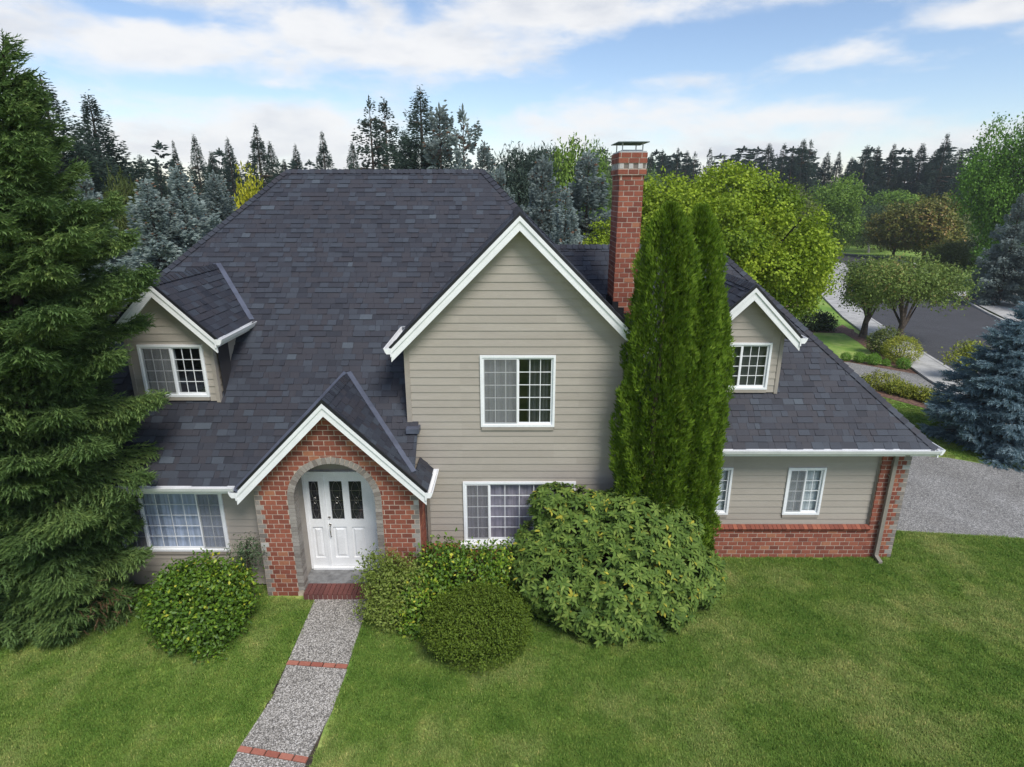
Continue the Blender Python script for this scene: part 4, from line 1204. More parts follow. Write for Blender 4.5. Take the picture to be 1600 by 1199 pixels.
# ---- lay the bricks: the 300 that show largest are pieces of their own ---------
def hid(o, q, O, A):
    x, y = q[0]; p = O + A * x + Vector((0, 0, y)); u, v = proj(p)
    if o is chim: return v > 500 or p.z < 5.3
    if o is wains: return u < 1118
    return False
brick_list.sort(key=lambda b: -(0 if hid(b[1], b[3], b[4], b[5]) else b[0]))
fields = {}; bcache = {}
for i, (pa, part, mt, q, O, A, Nv, prx, tn) in enumerate(brick_list):
    flip = A.cross(Vector((0, 0, 1))).dot(Nv) < 0
    tn = round(tn * 7) / 7
    k = len(q)
    fs = [tuple(range(k))] + [(j, k + j, k + (j + 1) % k, (j + 1) % k) for j in range(k)]
    if flip: fs = [f[::-1] for f in fs]
    if i < 300:
        c = min(q, key=lambda p: p[0] + p[1]); key = (mt, tn, round(prx, 3), flip, tuple(A), tuple((round(x - c[0], 3), round(y - c[1], 3)) for x, y in q))
        if key not in bcache:
            mb = MB(); top = [A * (x - c[0]) + Vector((0, 0, y - c[1])) + Nv * prx for x, y in q]; bot = [p - Nv * (prx + .02) for p in top]
            mb.faces(top + bot, fs, tn); bcache[key] = mb.mesh('brick', M[mt])
        link('brick', bcache[key], part, loc=O + A * c[0] + Vector((0, 0, c[1])))
    else:
        f = fields.setdefault(part, MB())
        top = [O + A * x + Vector((0, 0, y)) + Nv * prx for x, y in q]; bot = [p - Nv * (prx + .02) for p in top]
        f.faces(top + bot, fs, tn, 1 if mt == 'brick_gray' else 0)
for part, f in fields.items(): tag(f.build('brick_field', [M['brick'], M['brick_gray']], part), kind='stuff')

# ---- front door ---------------------------------------------------------------
DY = 11.50
df = MB(); x0, x1, z1 = -4.415, -2.64, 2.50
df.box(x0, x0 + .055, DY - .05, DY + .03, .15, z1); df.box(-2.98, x1, DY - .05, DY + .03, .15, z1); df.box(x0 + .055, -2.98, DY - .05, DY + .03, z1 - .07, z1)
df.box(x0 + .055, -2.98, DY - .09, DY + .03, .15, .20); df.box(-4.02, -3.965, DY - .05, DY + .03, .20, z1 - .07)
hpart('door_frame', df, M['white'])
def door_leaf(name, xa, xb, za, zb, lites, panels, recess):
    """stiles and rails round sunk glass lites and raised panels"""
    mb = MB(); y = DY + recess
    ps = [[(xa, za), (xb, za), (xb, zb), (xa, zb)]]
    for h in lites + panels: ps = minus(ps, h)
    for p in ps: mb.extrude([(a, y - .02, z) for a, z in ccw(p)], (0, .04, 0))
    o = hpart(name, mb, M['white'])
    for (a, b, c, d) in panels:
        pm = MB(); pm.poly([(a, y + .004, c), (b, y + .004, c), (b, y + .004, d), (a, y + .004, d)])
        e = .035
        P = [(a + e, y + .003, c + e), (b - e, y + .003, c + e), (b - e, y + .003, d - e), (a + e, y + .003, d - e)]
        Q = [(a + 2 * e, y - .016, c + 2 * e), (b - 2 * e, y - .016, c + 2 * e), (b - 2 * e, y - .016, d - 2 * e), (a + 2 * e, y - .016, d - 2 * e)]
        if b - a > .16: pm.faces(P + Q, [(4, 5, 6, 7), (0, 1, 5, 4), (1, 2, 6, 5), (2, 3, 7, 6), (3, 0, 4, 7)])
        pm.build('panel', M['white'], o)
    for (a, b, c, d) in lites:
        gm = MB(); gm.poly([(a, y + .002, c), (b, y + .002, c), (b, y + .002, d), (a, y + .002, d)]); gm.build('pane', M['glass'], o)
        bk = MB(); bk.poly([(a - .02, y + .034, c - .02), (b + .02, y + .034, c - .02), (b + .02, y + .034, d + .02), (a - .02, y + .034, d + .02)]); bk.build('dark_hall', M['room'], o)
        ca = MB(); m_ = (a + b) / 2; hw = (b - a) / 2
        for sgn in (-1, 1):      # leaded curves
            pts = [(m_ + sgn * hw * .62 * abs(math.sin(2 * math.pi * t)) ** .8, y - .003, c + (d - c) * t) for t in [k / 24 for k in range(25)]]
            ca.tube(pts, [.004] * 25, 4)
        for t in (.25, .5, .75): ca.box(a, b, y - .006, y - .002, c + (d - c) * t - .003, c + (d - c) * t + .003)
        ca.tube([(m_ + .3 * hw * math.cos(k * math.pi / 6), y - .004, c + (d - c) * .5 + .07 * math.sin(k * math.pi / 6)) for k in range(13)], [.005] * 13, 4)
        ca.build('lead_came', M['steel'], o)
    return o
door_leaf('sidelight', -4.36, -4.02, .20, 2.43, [(-4.29, -4.09, 1.36, 2.27)], [(-4.30, -4.08, .42, 1.18)], -.012)
front_door = door_leaf('front_door', -3.965, -2.98, .21, 2.43, [(-3.86, -3.59, 1.36, 2.27), (-3.45, -3.18, 1.36, 2.27)], [(-3.86, -3.57, .42, 1.18), (-3.46, -3.17, .42, 1.18)], -.004)
hd = MB(); hd.tube([(-3.915, DY - .03, 1.42), (-3.915, DY - .055, 1.42)], [.028, .024], 10)
hd.tube([(-3.915, DY - .03, 1.24), (-3.915, DY - .05, 1.24)], [.03, .026], 10)
hd.tube([(-3.915, DY - .03, 1.20), (-3.908, DY - .085, 1.16), (-3.902, DY - .09, 1.04), (-3.908, DY - .07, .97), (-3.908, DY - .03, .95)], [.011] * 5, 7)
hd.build('handle', M['steel'], front_door, True)

# ---- downspouts ------------------------------------------------------------------
ds = MB(); ds.obox((8.31, 11.985, .06), (.085, 0, 0), (0, .065, 0), (0, 0, 2.62)); ds.obox((8.31, 11.66, 2.76), (.085, 0, 0), (0, .375, -.08), (0, .0, .06)); ds.obox((8.31, 11.80, .03), (.085, 0, 0), (0, .22, .05), (0, 0, .06)); hpart('downspout', ds, M['downspout'])
for z in (.9, 2.1): mb = MB(); mb.box(8.295, 8.41, 12.035, 12.085, z, z + .03); hpart('downspout_strap', mb, M['downspout'])
ds = MB(); ds.obox((-1.80, 11.37, .75), (.06, 0, 0), (0, .06, 0), (0, 0, 1.72)); hpart('downspout', ds, M['downspout'])

# ------------------------------------------------------------------ front walk
walk = sheet('path', [[(-4.06, 5.0), (-2.97, 5.0), (-2.97, 10.56), (-4.06, 10.56)]], 0.006, M['soil'])
def slab(poly, name, parent, mat, z0, z1):
    mb = MB(); poly = ccw(poly); n = len(poly)
    mb.faces([(x, y, z1) for x, y in poly] + [(x, y, z0) for x, y in poly], [tuple(range(n))] + [(i, n + i, n + (i + 1) % n, (i + 1) % n) for i in range(n)])
    return mb.build(name, mat, parent)
slab([(-4.03, 8.86), (-2.93, 8.76), (-2.95, 10.55), (-4.08, 10.55)], 'path_slab', walk, M['aggregate'], 0, .035)
slab([(-4.14, 7.10), (-3.05, 6.90), (-2.93, 7.75), (-2.92, 8.64), (-4.02, 8.74), (-4.00, 8.02)], 'path_slab', walk, M['aggregate'], 0, .035)
slab([(-4.30, 5.0), (-3.10, 5.0), (-3.05, 6.79), (-4.14, 6.99)], 'path_slab', walk, M['aggregate'], 0, .033)
pb = []
for tn in (.1, .5, .9):
    mb = MB(); mb.box(.004, .205, 0, .095, 0, .03, tn); pb.append(mb.mesh('path_brick', M['brick_path']))
for (xa, ya, xb, yb_) in ((-4.04, 8.755, -2.92, 8.655), (-4.16, 7.00, -3.04, 6.80)):
    L = math.hypot(xb - xa, yb_ - ya); n = int(L / .208)
    for k in range(n):
        o = link('path_brick', pb[(k * 2 + n) % 3], walk, loc=(xa + (xb - xa) * k / n, ya + (yb_ - ya) * k / n, .006)); o.rotation_euler = (0, 0, math.atan2(yb_ - ya, xb - xa))

# ------------------------------------------------------------------ drives, road, pavement
DRIVE = [(8.80, 13.55), (9.5, 13.24), (12.5, 12.89), (17.0, 12.2), (19.2, 12.0), (19.8, 18.5), (17.6, 17.2), (15.5, 16.6), (13.85, 17.55), (12.8, 17.74), (9.0, 17.9), (8.80, 17.9)]
sheet('driveway', [DRIVE], 0.012, M['drive'])
DRIVE2 = [(11.0, 27.2), (14.0, 28.6), (16.6, 28.75), (17.6, 27.75), (18.8, 26.6), (19.3, 25.6), (18.1, 23.2), (17.2, 22.4), (16.6, 23.2), (15.6, 25.2), (13.0, 25.9), (11.0, 25.8)]
sheet('driveway', [DRIVE2], 0.012, M['drive'])
NEAR = [(17.4, 5.0), (18.4, 15.0), (20.2, 25.3), (21.3, 30.0), (23.6, 39.0), (26.4, 47.7), (31.2, 56.6), (36.0, 65.0), (38.2, 70.5), (37.2, 74.0), (32.0, 77.5), (22.0, 80.0)]
FAR = [(26.5, 5.0), (27.6, 18.0), (29.4, 30.0), (30.9, 36.0), (32.6, 41.0), (34.8, 46.5), (38.6, 54.5), (43.0, 63.0), (46.4, 71.0), (46.6, 78.0), (42.5, 84.0), (24.0, 89.0)]
sheet('road', [[NEAR[i], FAR[i], FAR[i + 1], NEAR[i + 1]] for i in range(len(NEAR) - 1)], 0.016, M['asphalt'])
def ribbon(line, o0, o1):
    """quads between offsets o0 and o1 left of a polyline"""
    P = []
    for i, p in enumerate(line):
        a, b = line[max(i - 1, 0)], line[min(i + 1, len(line) - 1)]
        d = Vector((b[0] - a[0], b[1] - a[1])).normalized(); n = (-d.y, d.x)
        P.append(((p[0] + n[0] * o0, p[1] + n[1] * o0), (p[0] + n[0] * o1, p[1] + n[1] * o1)))
    return [[P[i][0], P[i + 1][0], P[i + 1][1], P[i][1]] for i in range(len(P) - 1)]
def subdiv(line, step):
    out = []
    for a, b in zip(line, line[1:]):
        L = math.dist(a, b); n = max(1, round(L / step))
        out += [(a[0] + (b[0] - a[0]) * k / n, a[1] + (b[1] - a[1]) * k / n) for k in range(n)]
    return out + [line[-1]]
def kerb(line, side):
    mb = MB()
    for q in ribbon(line, 0, .16 * side):
        q = ccw(q); n = 4
        mb.faces([(x, y, .12) for x, y in q] + [(x, y, -.02) for x, y in q], [(0, 1, 2, 3)] + [(i, n + i, n + (i + 1) % n, (i + 1) % n) for i in range(n)])
    tag(mb.build('kerb', M['concrete']), kind='structure')
kerb(NEAR, 1); kerb(FAR, -1)
pv = sheet('pavement', ribbon(NEAR, .165, 1.75), 0.02, M['soil'])
for q in ribbon(subdiv(NEAR[1:10], 1.7), .17, 1.72):
    c = (sum(p[0] for p in q) / 4, sum(p[1] for p in q) / 4)
    slab([(c[0] + (x - c[0]) * .99, c[1] + (y - c[1]) * .99) for x, y in q], 'pavement_slab', pv, M['concrete'], 0, .11)
ap = sheet('driveway_apron', [[(31.2, 36.0), (33.2, 41.5), (34.9, 46.0), (39.5, 45.6), (44.0, 41.0), (42.0, 36.0)]], 0.125, M['concrete'])
sheet('driveway_apron', [[(35.4, 47.6), (36.6, 50.0), (46.0, 50.5), (46.0, 48.6)]], 0.125, M['concrete'])
mulch_n = [0]
def mulch(poly, z=0.02): sheet('mulch_bed', [poly], z, M['mulch'])
mulch([(34.4, 46.2), (35.2, 47.5), (46, 48.5), (46, 43.2), (40.0, 45.9)])
mulch([(15.6, 25.3), (16.7, 23.2), (17.1, 22.3), (16.2, 21.9), (15.2, 23.6), (14.3, 25.3)], .014)
mulch([(14.0, 28.62), (16.6, 28.78), (17.6, 27.78), (18.9, 26.5), (18.7, 27.4), (17.8, 28.6), (16.8, 29.4), (14.0, 29.2)], .010)
mulch([(18.4, 28.0), (18.8, 26.8), (19.3, 28.2), (19.9, 31.0), (20.3, 34.0), (20.9, 37.5), (19.9, 36.5), (19.4, 33.0), (18.7, 30.0)], .010)
mulch([(16.0, 35.6), (20.3, 35.0), (20.9, 36.2), (18.0, 36.9), (16.0, 36.6)], .009)
mulch([(17.0, 44.0), (21.5, 42.6), (23.1, 46.8), (17.0, 48.5)], .009)
# planting strip under the shrubs by the house
mulch([(-7.2, 10.4), (-6.3, 9.9), (-5.2, 10.3), (-5.1, 11.0), (-7.2, 11.0)], .006)
mulch([(-2.5, 10.2), (-1.6, 9.3), (-.4, 8.9), (.4, 9.6), (1.8, 9.7), (3.4, 10.2), (4.6, 11.4), (4.6, 12.05), (2.4, 12.0), (2.4, 11.3), (-1.6, 11.3), (-2.5, 10.5)], .006)

# ------------------------------------------------------------------ the big near spruce
R1 = random.Random(5)
def near_spruce():
    h, r = 10.25, 1.62
    prof = lambda rel: np.interp(rel, [0, .1, .22, .40, .60, .71, .79, .87, .94, 1], [.58, .68, .78, .97, 1.05, .84, .50, .34, .18, .03])
    V, F, T, bo = conifer(41, h, r, 66000, .235, .015, 300, .36, prof, SPRIG, .40, flat=.44, rise=.60, lvar=(.45, 1.28), zj=.032)
    def bend(P):       # the tree leans a little and is fuller on its outer side
        P = np.array(P, float); P[:, 0] = np.where(P[:, 0] < 0, P[:, 0] * 1.75, P[:, 0]) + 1.25 * np.clip(P[:, 2] / h, 0, 1) ** 2
        return P
    V = bend(V)
    t = thing('spruce_tree', (-8.68, 9.95, 0), 'huge near green spruce with drooping boughs filling the left edge', 'tree')
    tm = bough_trunk(h, .2, [(a, tuple(a[i] + (b[i] - a[i]) * .6 for i in range(3)), r_ * .5) for a, b, r_ in bo], M['bark'], 3, 130)
    tv = bend([v.co[:] for v in tm.vertices]); tm.vertices.foreach_set('co', tv.astype(np.float32).ravel())
    link('trunk', tm, t)
    link('crown', np_mesh('crown', V, F, T, M['spruce']), t)
    # a patch of dry twigs low on the house side
    g = np.random.RandomState(9); n = 50
    c = np.stack([g.normal(1.0, .2, n), g.normal(-.5, .15, n), g.normal(.75, .22, n)], 1)
    d = np.stack([g.normal(.6, .5, n), g.normal(-.4, .5, n), g.normal(-.3, .35, n)], 1)
    V, F, T = scatter(SPRIG[0], SPRIG[1], c, frames(d, np.array([0, 0, 1.]) + g.normal(0, .3, (n, 3))), np.stack([g.uniform(.14, .26, n)] + [np.full(n, .05)] * 2, 1), g.rand(n))
    link('dry_twigs', np_mesh('dry_twigs', V, F, T, M['dead']), t)
near_spruce()

# ------------------------------------------------------------------ arborvitae columns
def arborvitae(seed, h, r, n):
    g = np.random.RandomState(seed)
    z = h * (1 - g.rand(n) ** .95) ; rel = z / h
    a = g.uniform(0, 2 * math.pi, n)
    pr = np.interp(rel, [0, .08, .3, .55, .75, .88, .96, 1.0], [.90, .98, 1.0, .98, .88, .70, .44, .10])
    lump = .10 * np.sin(3 * a + 1.2 * z + seed) + .10 * np.sin(5 * a - 2.1 * z) + .10 * np.sin(9 * a + 3.3 * z + 1) + .08 * np.sin(7 * a + 8 * z) + .07 * np.sin(13 * a - 5 * z)
    R_ = r * pr * (1 + lump) * (1 - .34 * g.rand(n) ** 2.0)
    pos = np.stack([np.cos(a) * R_, np.sin(a) * R_, z], 1)
    d = np.stack([np.cos(a) * .55, np.sin(a) * .55, np.full(n, 1.25)], 1) + g.normal(0, .30, (n, 3))
    up = np.stack([np.cos(a + 1.2 * g.choice([-1, 1], n)), np.sin(a + 1.2 * g.choice([-1, 1], n)), np.zeros(n)], 1) + g.normal(0, .3, (n, 3))
    ln = g.uniform(.07, .165, n) * (1 - .25 * rel)
    tint = np.clip(.45 + g.normal(0, .24, n) + .12 * np.sin(6 * a + 3 * z), 0, 1)
    return scatter(FAN[0], FAN[1], pos, frames(d, up), ln, tint)
for (x, y, h, r, n, sd, lb) in ((2.76, 10.95, 7.84, .62, 44000, 1, 'tallest and widest arborvitae column, left one in front of the gable corner'),
                                (3.40, 11.25, 7.80, .56, 36000, 2, 'middle arborvitae column with a slim pointed top'),
                                (3.84, 11.45, 6.4, .44, 22000, 3, 'shorter arborvitae at the right of the column cluster, beside the right dormer')):
    V, F, T = arborvitae(sd, h, r, n)
    plant('arborvitae', (x, y, 0), lb, 'tree', np_mesh('crown', V, F, T, M['arbor']), trunk_mesh(h * .9, .09, random.Random(sd), M['bark']), 'arborvitae columns before the house')

# ------------------------------------------------------------------ shrubs before the house
def shrub(name, loc, label, lobes, mat, n, per, leaf, seed, wid=.6, cl=.16, shell=.45, up=.5, tpl=LEAF, cat='shrub', stems=5, tint_sd=.22, bump_amp=.12, group=None, flatbot=.03):
    V, F, T = leafy(seed, lobes, n, per, leaf, tpl, wid, cl, shell, up, bump_amp, tint_sd, flatbot)
    rr = random.Random(seed); mb = MB()
    for k in range(stems):
        l = rr.choice(lobes); tip = Vector((l[0] + rr.uniform(-.3, .3) * l[3], l[1] + rr.uniform(-.3, .3) * l[4], l[2] + .5 * l[5])); b0 = Vector((rr.uniform(-.12, .12), rr.uniform(-.12, .12), -.05))
        mb.tube([b0, (b0 + tip) / 2 + Vector((rr.uniform(-.08, .08), rr.uniform(-.08, .08), 0)), tip], [.03, .02, .008], 5)
    return plant(name, loc, label, cat, np_mesh('foliage', V, F, T, mat), mb.mesh('stems', M['bark'], True), group, crown='foliage', trunk='stems')

def rhododendron():
    g = np.random.RandomState(77)
    lobes = [(-.95, .0, .85, .95, .95, .80), (.1, -.15, .95, 1.15, 1.05, .95), (1.05, .15, .85, 1.0, .95, .85), (-.55, .45, 1.65, .85, .65, .80), (.45, .35, 1.70, .95, .75, .80), (1.15, .45, 1.45, .75, .6, .75),
             (-1.32, .35, 1.15, .55, .6, .6), (1.75, .25, .62, .62, .62, .6), (-.2, -.75, .45, .85, .5, .45), (.75, -.6, .5, .75, .5, .48), (.72, .75, 2.3, .42, .4, .55), (-1.0, .6, 2.0, .55, .45, .45)]
    lb = np.array(lobes); t = thing('rhododendron', (1.92, 10.30, 0), 'big rounded rhododendron with whorled leathery leaves hiding part of the lower window', 'shrub')
    n = 3900
    ar = lb[:, 3] * lb[:, 4] + lb[:, 4] * lb[:, 5] + lb[:, 3] * lb[:, 5]; li = np.repeat(np.arange(len(lb)), g.multinomial(n, ar / ar.sum())); n = len(li)
    u = unit(g.normal(0, 1, (n, 3)) + np.array([0, -.25, .15])); c = lb[li, :3] + u * lb[li, 3:] * (1 - .38 * g.rand(n) ** 2.2)[:, None]
    keep = c[:, 2] > .12
    for j in range(len(lb)): keep &= ~((np.linalg.norm((c - lb[j, :3]) / lb[j, 3:], axis=1) < .70) & (li != j))
    c, u, li = c[keep], unit(u[keep] / lb[li[keep], 3:]), li[keep]; n = len(c)
    per = 9
    ci = np.repeat(np.arange(n), per); k = np.tile(np.arange(per), n); K = n * per
    ax = unit(u * .8 + np.array([0, -.05, .55]) + g.normal(0, .22, (n, 3)))
    e1 = unit(np.cross(ax, np.array([.3, 1, .1]))); e2 = np.cross(ax, e1)
    a = k * (2 * math.pi / per) + g.uniform(0, 6.28, n)[ci] + g.normal(0, .15, K)
    rad = e1[ci] * np.cos(a)[:, None] + e2[ci] * np.sin(a)[:, None]
    d = rad * 1.0 + ax[ci] * g.uniform(-.15, .75, K)[:, None]
    R = frames(d, ax[ci]); ln = g.uniform(.10, .165, K)
    wt = np.clip(.45 + g.normal(0, .2, n), 0, 1)
    tint = np.clip(wt[ci] + g.normal(0, .16, K), 0, .96); tint = np.where(g.rand(K) < .012, 1.0, tint)
    tint = np.round(tint * 9) / 9
    pos = c[ci] + rad * .008
    sc = np.stack([ln, ln * .40, ln], 1)
    # the 300 leaves nearest the viewer's side are pieces of their own
    front = pos @ np.array([-.15, -.80, .45]) + g.normal(0, .25, K)
    own = np.zeros(K, bool); own[np.argsort(-front)[:300]] = True
    V, F, T = scatter(RLEAF[0], RLEAF[1], pos[~own], R[~own], sc[~own], tint[~own])
    tag(link('foliage', np_mesh('foliage', V, F, T, M['rhodo']), t), kind='stuff')
    lm = {}
    for i in np.nonzero(own)[0]:
        tn = float(tint[i])
        if tn not in lm: lm[tn] = np_mesh('leaf', RLEAF[0] * np.array([1, .40, 1]), RLEAF[1], np.full(len(RLEAF[1]), tn), M['rhodo'])
        m4 = Matrix.Identity(4)
        for q in range(3):
            for w in range(3): m4[w][q] = R[i, q, w] * ln[i]
            m4[q][3] = pos[i, q]
        link('leaf', lm[tn], t, matrix=m4)
    mb = MB(); rr = random.Random(4)
    for l in lobes: mb.tube([(rr.uniform(-.2, .2), rr.uniform(-.1, .2), -.05), (l[0] * .5, l[1] * .5 + .1, l[2] * .5), (l[0], l[1], l[2])], [.05, .035, .012], 6)
    link('stems', mb.mesh('stems', M['bark'], True), t)
rhododendron()
shrub('boxwood', (-.64, 9.20, 0), 'clipped flat topped boxwood mound in front of the glossy leaved shrub', [(0, 0, .50, .97, .84, .62), (-.35, -.15, .64, .62, .60, .45), (.40, .0, .66, .57, .60, .45), (.05, .05, .62, .84, .74, .52)], M['box'], 4400, 7, .042, 31, cl=.10, shell=.22, wid=.55, bump_amp=.05, tint_sd=.2)
shrub('evergreen_shrub', (-.95, 10.35, 0), 'glossy yellow green shrub under the lower window, behind the boxwood', [(.0, .0, .72, .85, .55, .62), (-.75, -.35, .45, .55, .50, .55), (.65, .15, .80, .55, .45, .55), (-.4, .2, .85, .6, .45, .48), (-.85, -.62, .32, .42, .35, .38)], M['holly'], 1500, 7, .082, 32, cl=.17, shell=.35, tint_sd=.25)
shrub('wispy_shrub', (-2.32, 10.15, 0), 'wispy grey green shrub beside the porch step, right of the walk', [(0, 0, .50, .60, .48, .52), (-.22, .12, .86, .48, .38, .40), (.3, .0, .62, .48, .45, .45), (-.05, -.3, .34, .52, .34, .34)], M['nandina'], 1500, 7, .066, 33, cl=.20, shell=.6, wid=.5, tint_sd=.25, bump_amp=.2)
shrub('evergreen_shrub', (-5.92, 9.68, 0), 'round glossy shrub with yellow tips left of the porch, alone on the lawn', [(0, 0, .62, .88, .82, .66), (-.3, -.1, .82, .62, .6, .50), (.35, .1, .80, .58, .6, .48), (.1, -.25, .45, .78, .62, .46), (-.1, .2, 1.02, .5, .45, .40)], M['holly'], 2100, 7, .080, 34, cl=.17, shell=.32, tint_sd=.24)
shrub('sapling', (-5.42, 10.62, 0), 'thin airy sapling between the left window and the brick entry', [(0, 0, 1.05, .30, .25, .35), (-.15, .05, .75, .25, .22, .25), (.15, -.05, 1.25, .22, .2, .25)], M['gray_green'], 260, 5, .06, 35, cl=.16, shell=.8, wid=.35, stems=4)
shrub('evergreen_shrub', (-5.45, 8.95, 0), 'low trailing sprig at the foot of the round shrub left of the walk', [(0, 0, .12, .28, .2, .16)], M['holly'], 60, 6, .06, 36, cl=.12, shell=.6, stems=2)

# right hand steel blue spruce
V, F, T, bo = conifer(55, 4.75, 2.15, 17000, .25, .01, 190, .12, lambda rel: np.interp(rel, [0, .08, .25, .5, .8, 1], [.95, 1.0, .90, .62, .27, .02]), SPRIG, .50, flat=.42, rise=.45)
plant('blue_spruce', (16.15, 18.6, 0), 'dense steel blue spruce standing low at the right edge beside the driveway', 'tree', np_mesh('crown', V, F, T, M['blue_deep']), bough_trunk(4.6, .13, bo, M['bark'], 4, 60))

# ------------------------------------------------------------------ broad trees near the house
def tree_maple():
    rr = random.Random(8)
    lobes = blob_lobes(rr, 4.6, 8.6, 2.9, 120, .90, .145, 4.2, 1.1) + [(3.9, 0, 4.6, 1.0, 1.0, .8), (3.4, 0, 3.7, 1.0, 1.0, .7), (-3.9, 0, 5.6, 1.4, 1.3, 1.2), (-2.0, 0, 7.4, 1.5, 1.4, 1.2), (.4, 0, 8.0, 1.6, 1.4, 1.0)]
    V, F, T = leafy(81, lobes, 15000, 13, .115, LEAF, .8, .30, .40, .30, .15, .15, None, .2)
    limbs = [((0, 0, 1.3), (l[0] * .85, l[1] * .85, l[2]), .10) for l in lobes[::2]]
    plant('maple_tree', (8.3, 25.2, 0), 'large bright yellow green maple spreading behind the chimney and right wing', 'tree', np_mesh('crown', V, F, T, M['maple']), trunk_mesh(5.5, .28, rr, M['bark'], limbs))
tree_maple()
def tree_cherry(loc, label, seed, w, h, n, lean):
    rr = random.Random(seed)
    lobes = [(rr.uniform(-.9, .9) * w, rr.uniform(-.7, .7) * w, h * rr.uniform(.50, .82), w * rr.uniform(.34, .5), w * rr.uniform(.34, .5), h * rr.uniform(.10, .17)) for _ in range(22)] + [(0, 0, h * .8, w * .55, w * .55, h * .18), (w * .85, 0, h * .5, w * .35, w * .35, h * .1), (-w * .85, 0, h * .5, w * .3, w * .3, h * .1)]
    V, F, T = leafy(seed, lobes, n, 8, .15, LEAF, .5, .38, .6, .5, .2, .2)
    limbs = [((lean * .4, 0, .9), (l[0] * .9, l[1] * .9, l[2]), .075) for l in lobes[:12]]
    plant('cherry_tree', loc, label, 'tree', np_mesh('crown', V, F, T, M['cherry']), trunk_mesh(h * .55, .21, rr, M['bark'], limbs, lean * .15), 'spreading trees by the pavement')
tree_cherry((21.2, 32.3, 0), 'wide spreading tree by the pavement, right trunk of two, with long horizontal boughs', 91, 2.55, 5.0, 2600, .3)
tree_cherry((20.35, 34.2, 0), 'narrower spreading tree by the pavement, left trunk of two', 92, 1.30, 4.7, 1100, .3)
shrub('small_tree', (20.0, 25.6, 0), 'small airy yellow green tree between the blue spruce and the road', [(0, 0, 1.5, .55, .5, .35), (-.45, 0, 1.1, .45, .4, .3), (.4, .1, 1.25, .5, .4, .3), (.1, -.1, .8, .6, .5, .3)], M['hedge'], 420, 6, .10, 93, cl=.25, shell=.7, cat='tree')

# little clipped balls and other shrubs along the neighbour's drive
ballV = leafy(101, [(0, 0, .32, .36, .36, .34)], 420, 5, .055, LEAF, .6, .09, .25, .5, .05, .2, .0)
ball_me = np_mesh('foliage', *ballV, M['green'])
stem_mb = MB(); stem_mb.tube([(0, 0, -.05), (.02, 0, .3)], [.025, .012], 5); stem_me = stem_mb.mesh('stems', M['bark'])
for (x, y, s, l) in ((16.0, 29.25, .85, 'clipped ball shrub nearest the roof edge in the row along the neighbouring drive'), (16.63, 29.05, .95, 'second clipped ball shrub from the roof edge in the row along the drive'), (17.15, 28.75, 1.15, 'third clipped ball shrub from the roof edge, one of the two biggest'),
                     (17.6, 28.35, 1.25, 'fourth clipped ball shrub in the row, biggest of them'), (18.1, 28.15, .75, 'smallest clipped ball shrub in the row along the drive'), (18.62, 27.65, 1.2, 'last clipped ball shrub in the row, below the round variegated bush')):
    plant('ball_shrub', (x, y, 0), l, 'shrub', ball_me, stem_me, 'clipped balls along the neighbouring drive', x * 3, (s * .66, s * .66, s * .66), 'foliage', 'stems')
shrub('round_bush', (19.15, 28.75, 0), 'big round variegated yellow green bush at the corner of the neighbouring lawn', [(0, 0, .62, .82, .8, .66)], M['hedge'], 800, 6, .07, 103, cl=.12, shell=.22, bump_amp=.04)
shrub('upright_bush', (19.25, 30.3, 0), 'dark upright bush behind the round variegated bush', [(0, 0, .7, .6, .55, .75), (-.3, .1, .6, .5, .45, .55)], M['olive'], 480, 6, .10, 104, cl=.18)
shrub('dark_bush', (18.3, 36.0, 0), 'low dark bush beside the pavement left of the spreading trees', [(0, 0, .55, 1.0, .8, .6), (.7, 0, .45, .6, .6, .5)], M['dark_shrub'], 500, 6, .13, 105, cl=.2)
for i, (x, y, s, l) in enumerate(((15.75, 24.55, .75, 'yellow green hedge clump at the upper left end of the bed beside the driveway'), (16.15, 23.95, .52, 'second yellow green clump in the bed beside the driveway'), (16.55, 23.35, .50, 'third yellow green clump in the bed beside the driveway'), (16.85, 22.75, .46, 'last yellow green clump at the lower right end of the bed'), (17.25, 21.3, .34, 'small yellow clump beside the blue spruce and the pale rock'))):
    shrub('hedge_clump', (x, y, 0), l, [(0, 0, s * .45, s * 1.05, s * .75, s * .52), (-.4 * s, .1, s * .4, s * .7, s * .6, s * .45)], M['hedge'], 420, 6, .075, 110 + i, cl=.13, shell=.35, group='yellow green clumps in the bed', stems=3)
rk = MB(); rr = random.Random(3)
P = [Vector((rr.gauss(0, 1), rr.gauss(0, 1), rr.gauss(0, 1))).normalized() for _ in range(26)]
bmr = __import__('bmesh').new()
for p in P: bmr.verts.new((p.x * .30, p.y * .2, p.z * .14 + .06))
__import__('bmesh').ops.convex_hull(bmr, input=bmr.verts)
rme = bpy.data.meshes.new('rock'); bmr.to_mesh(rme); bmr.free(); rme.materials.append(M['concrete'])
tag(link('rock', rme, loc=(17.3, 22.0, 0)), 'pale flat rock at the end of the yellow green hedge bed', 'rock')

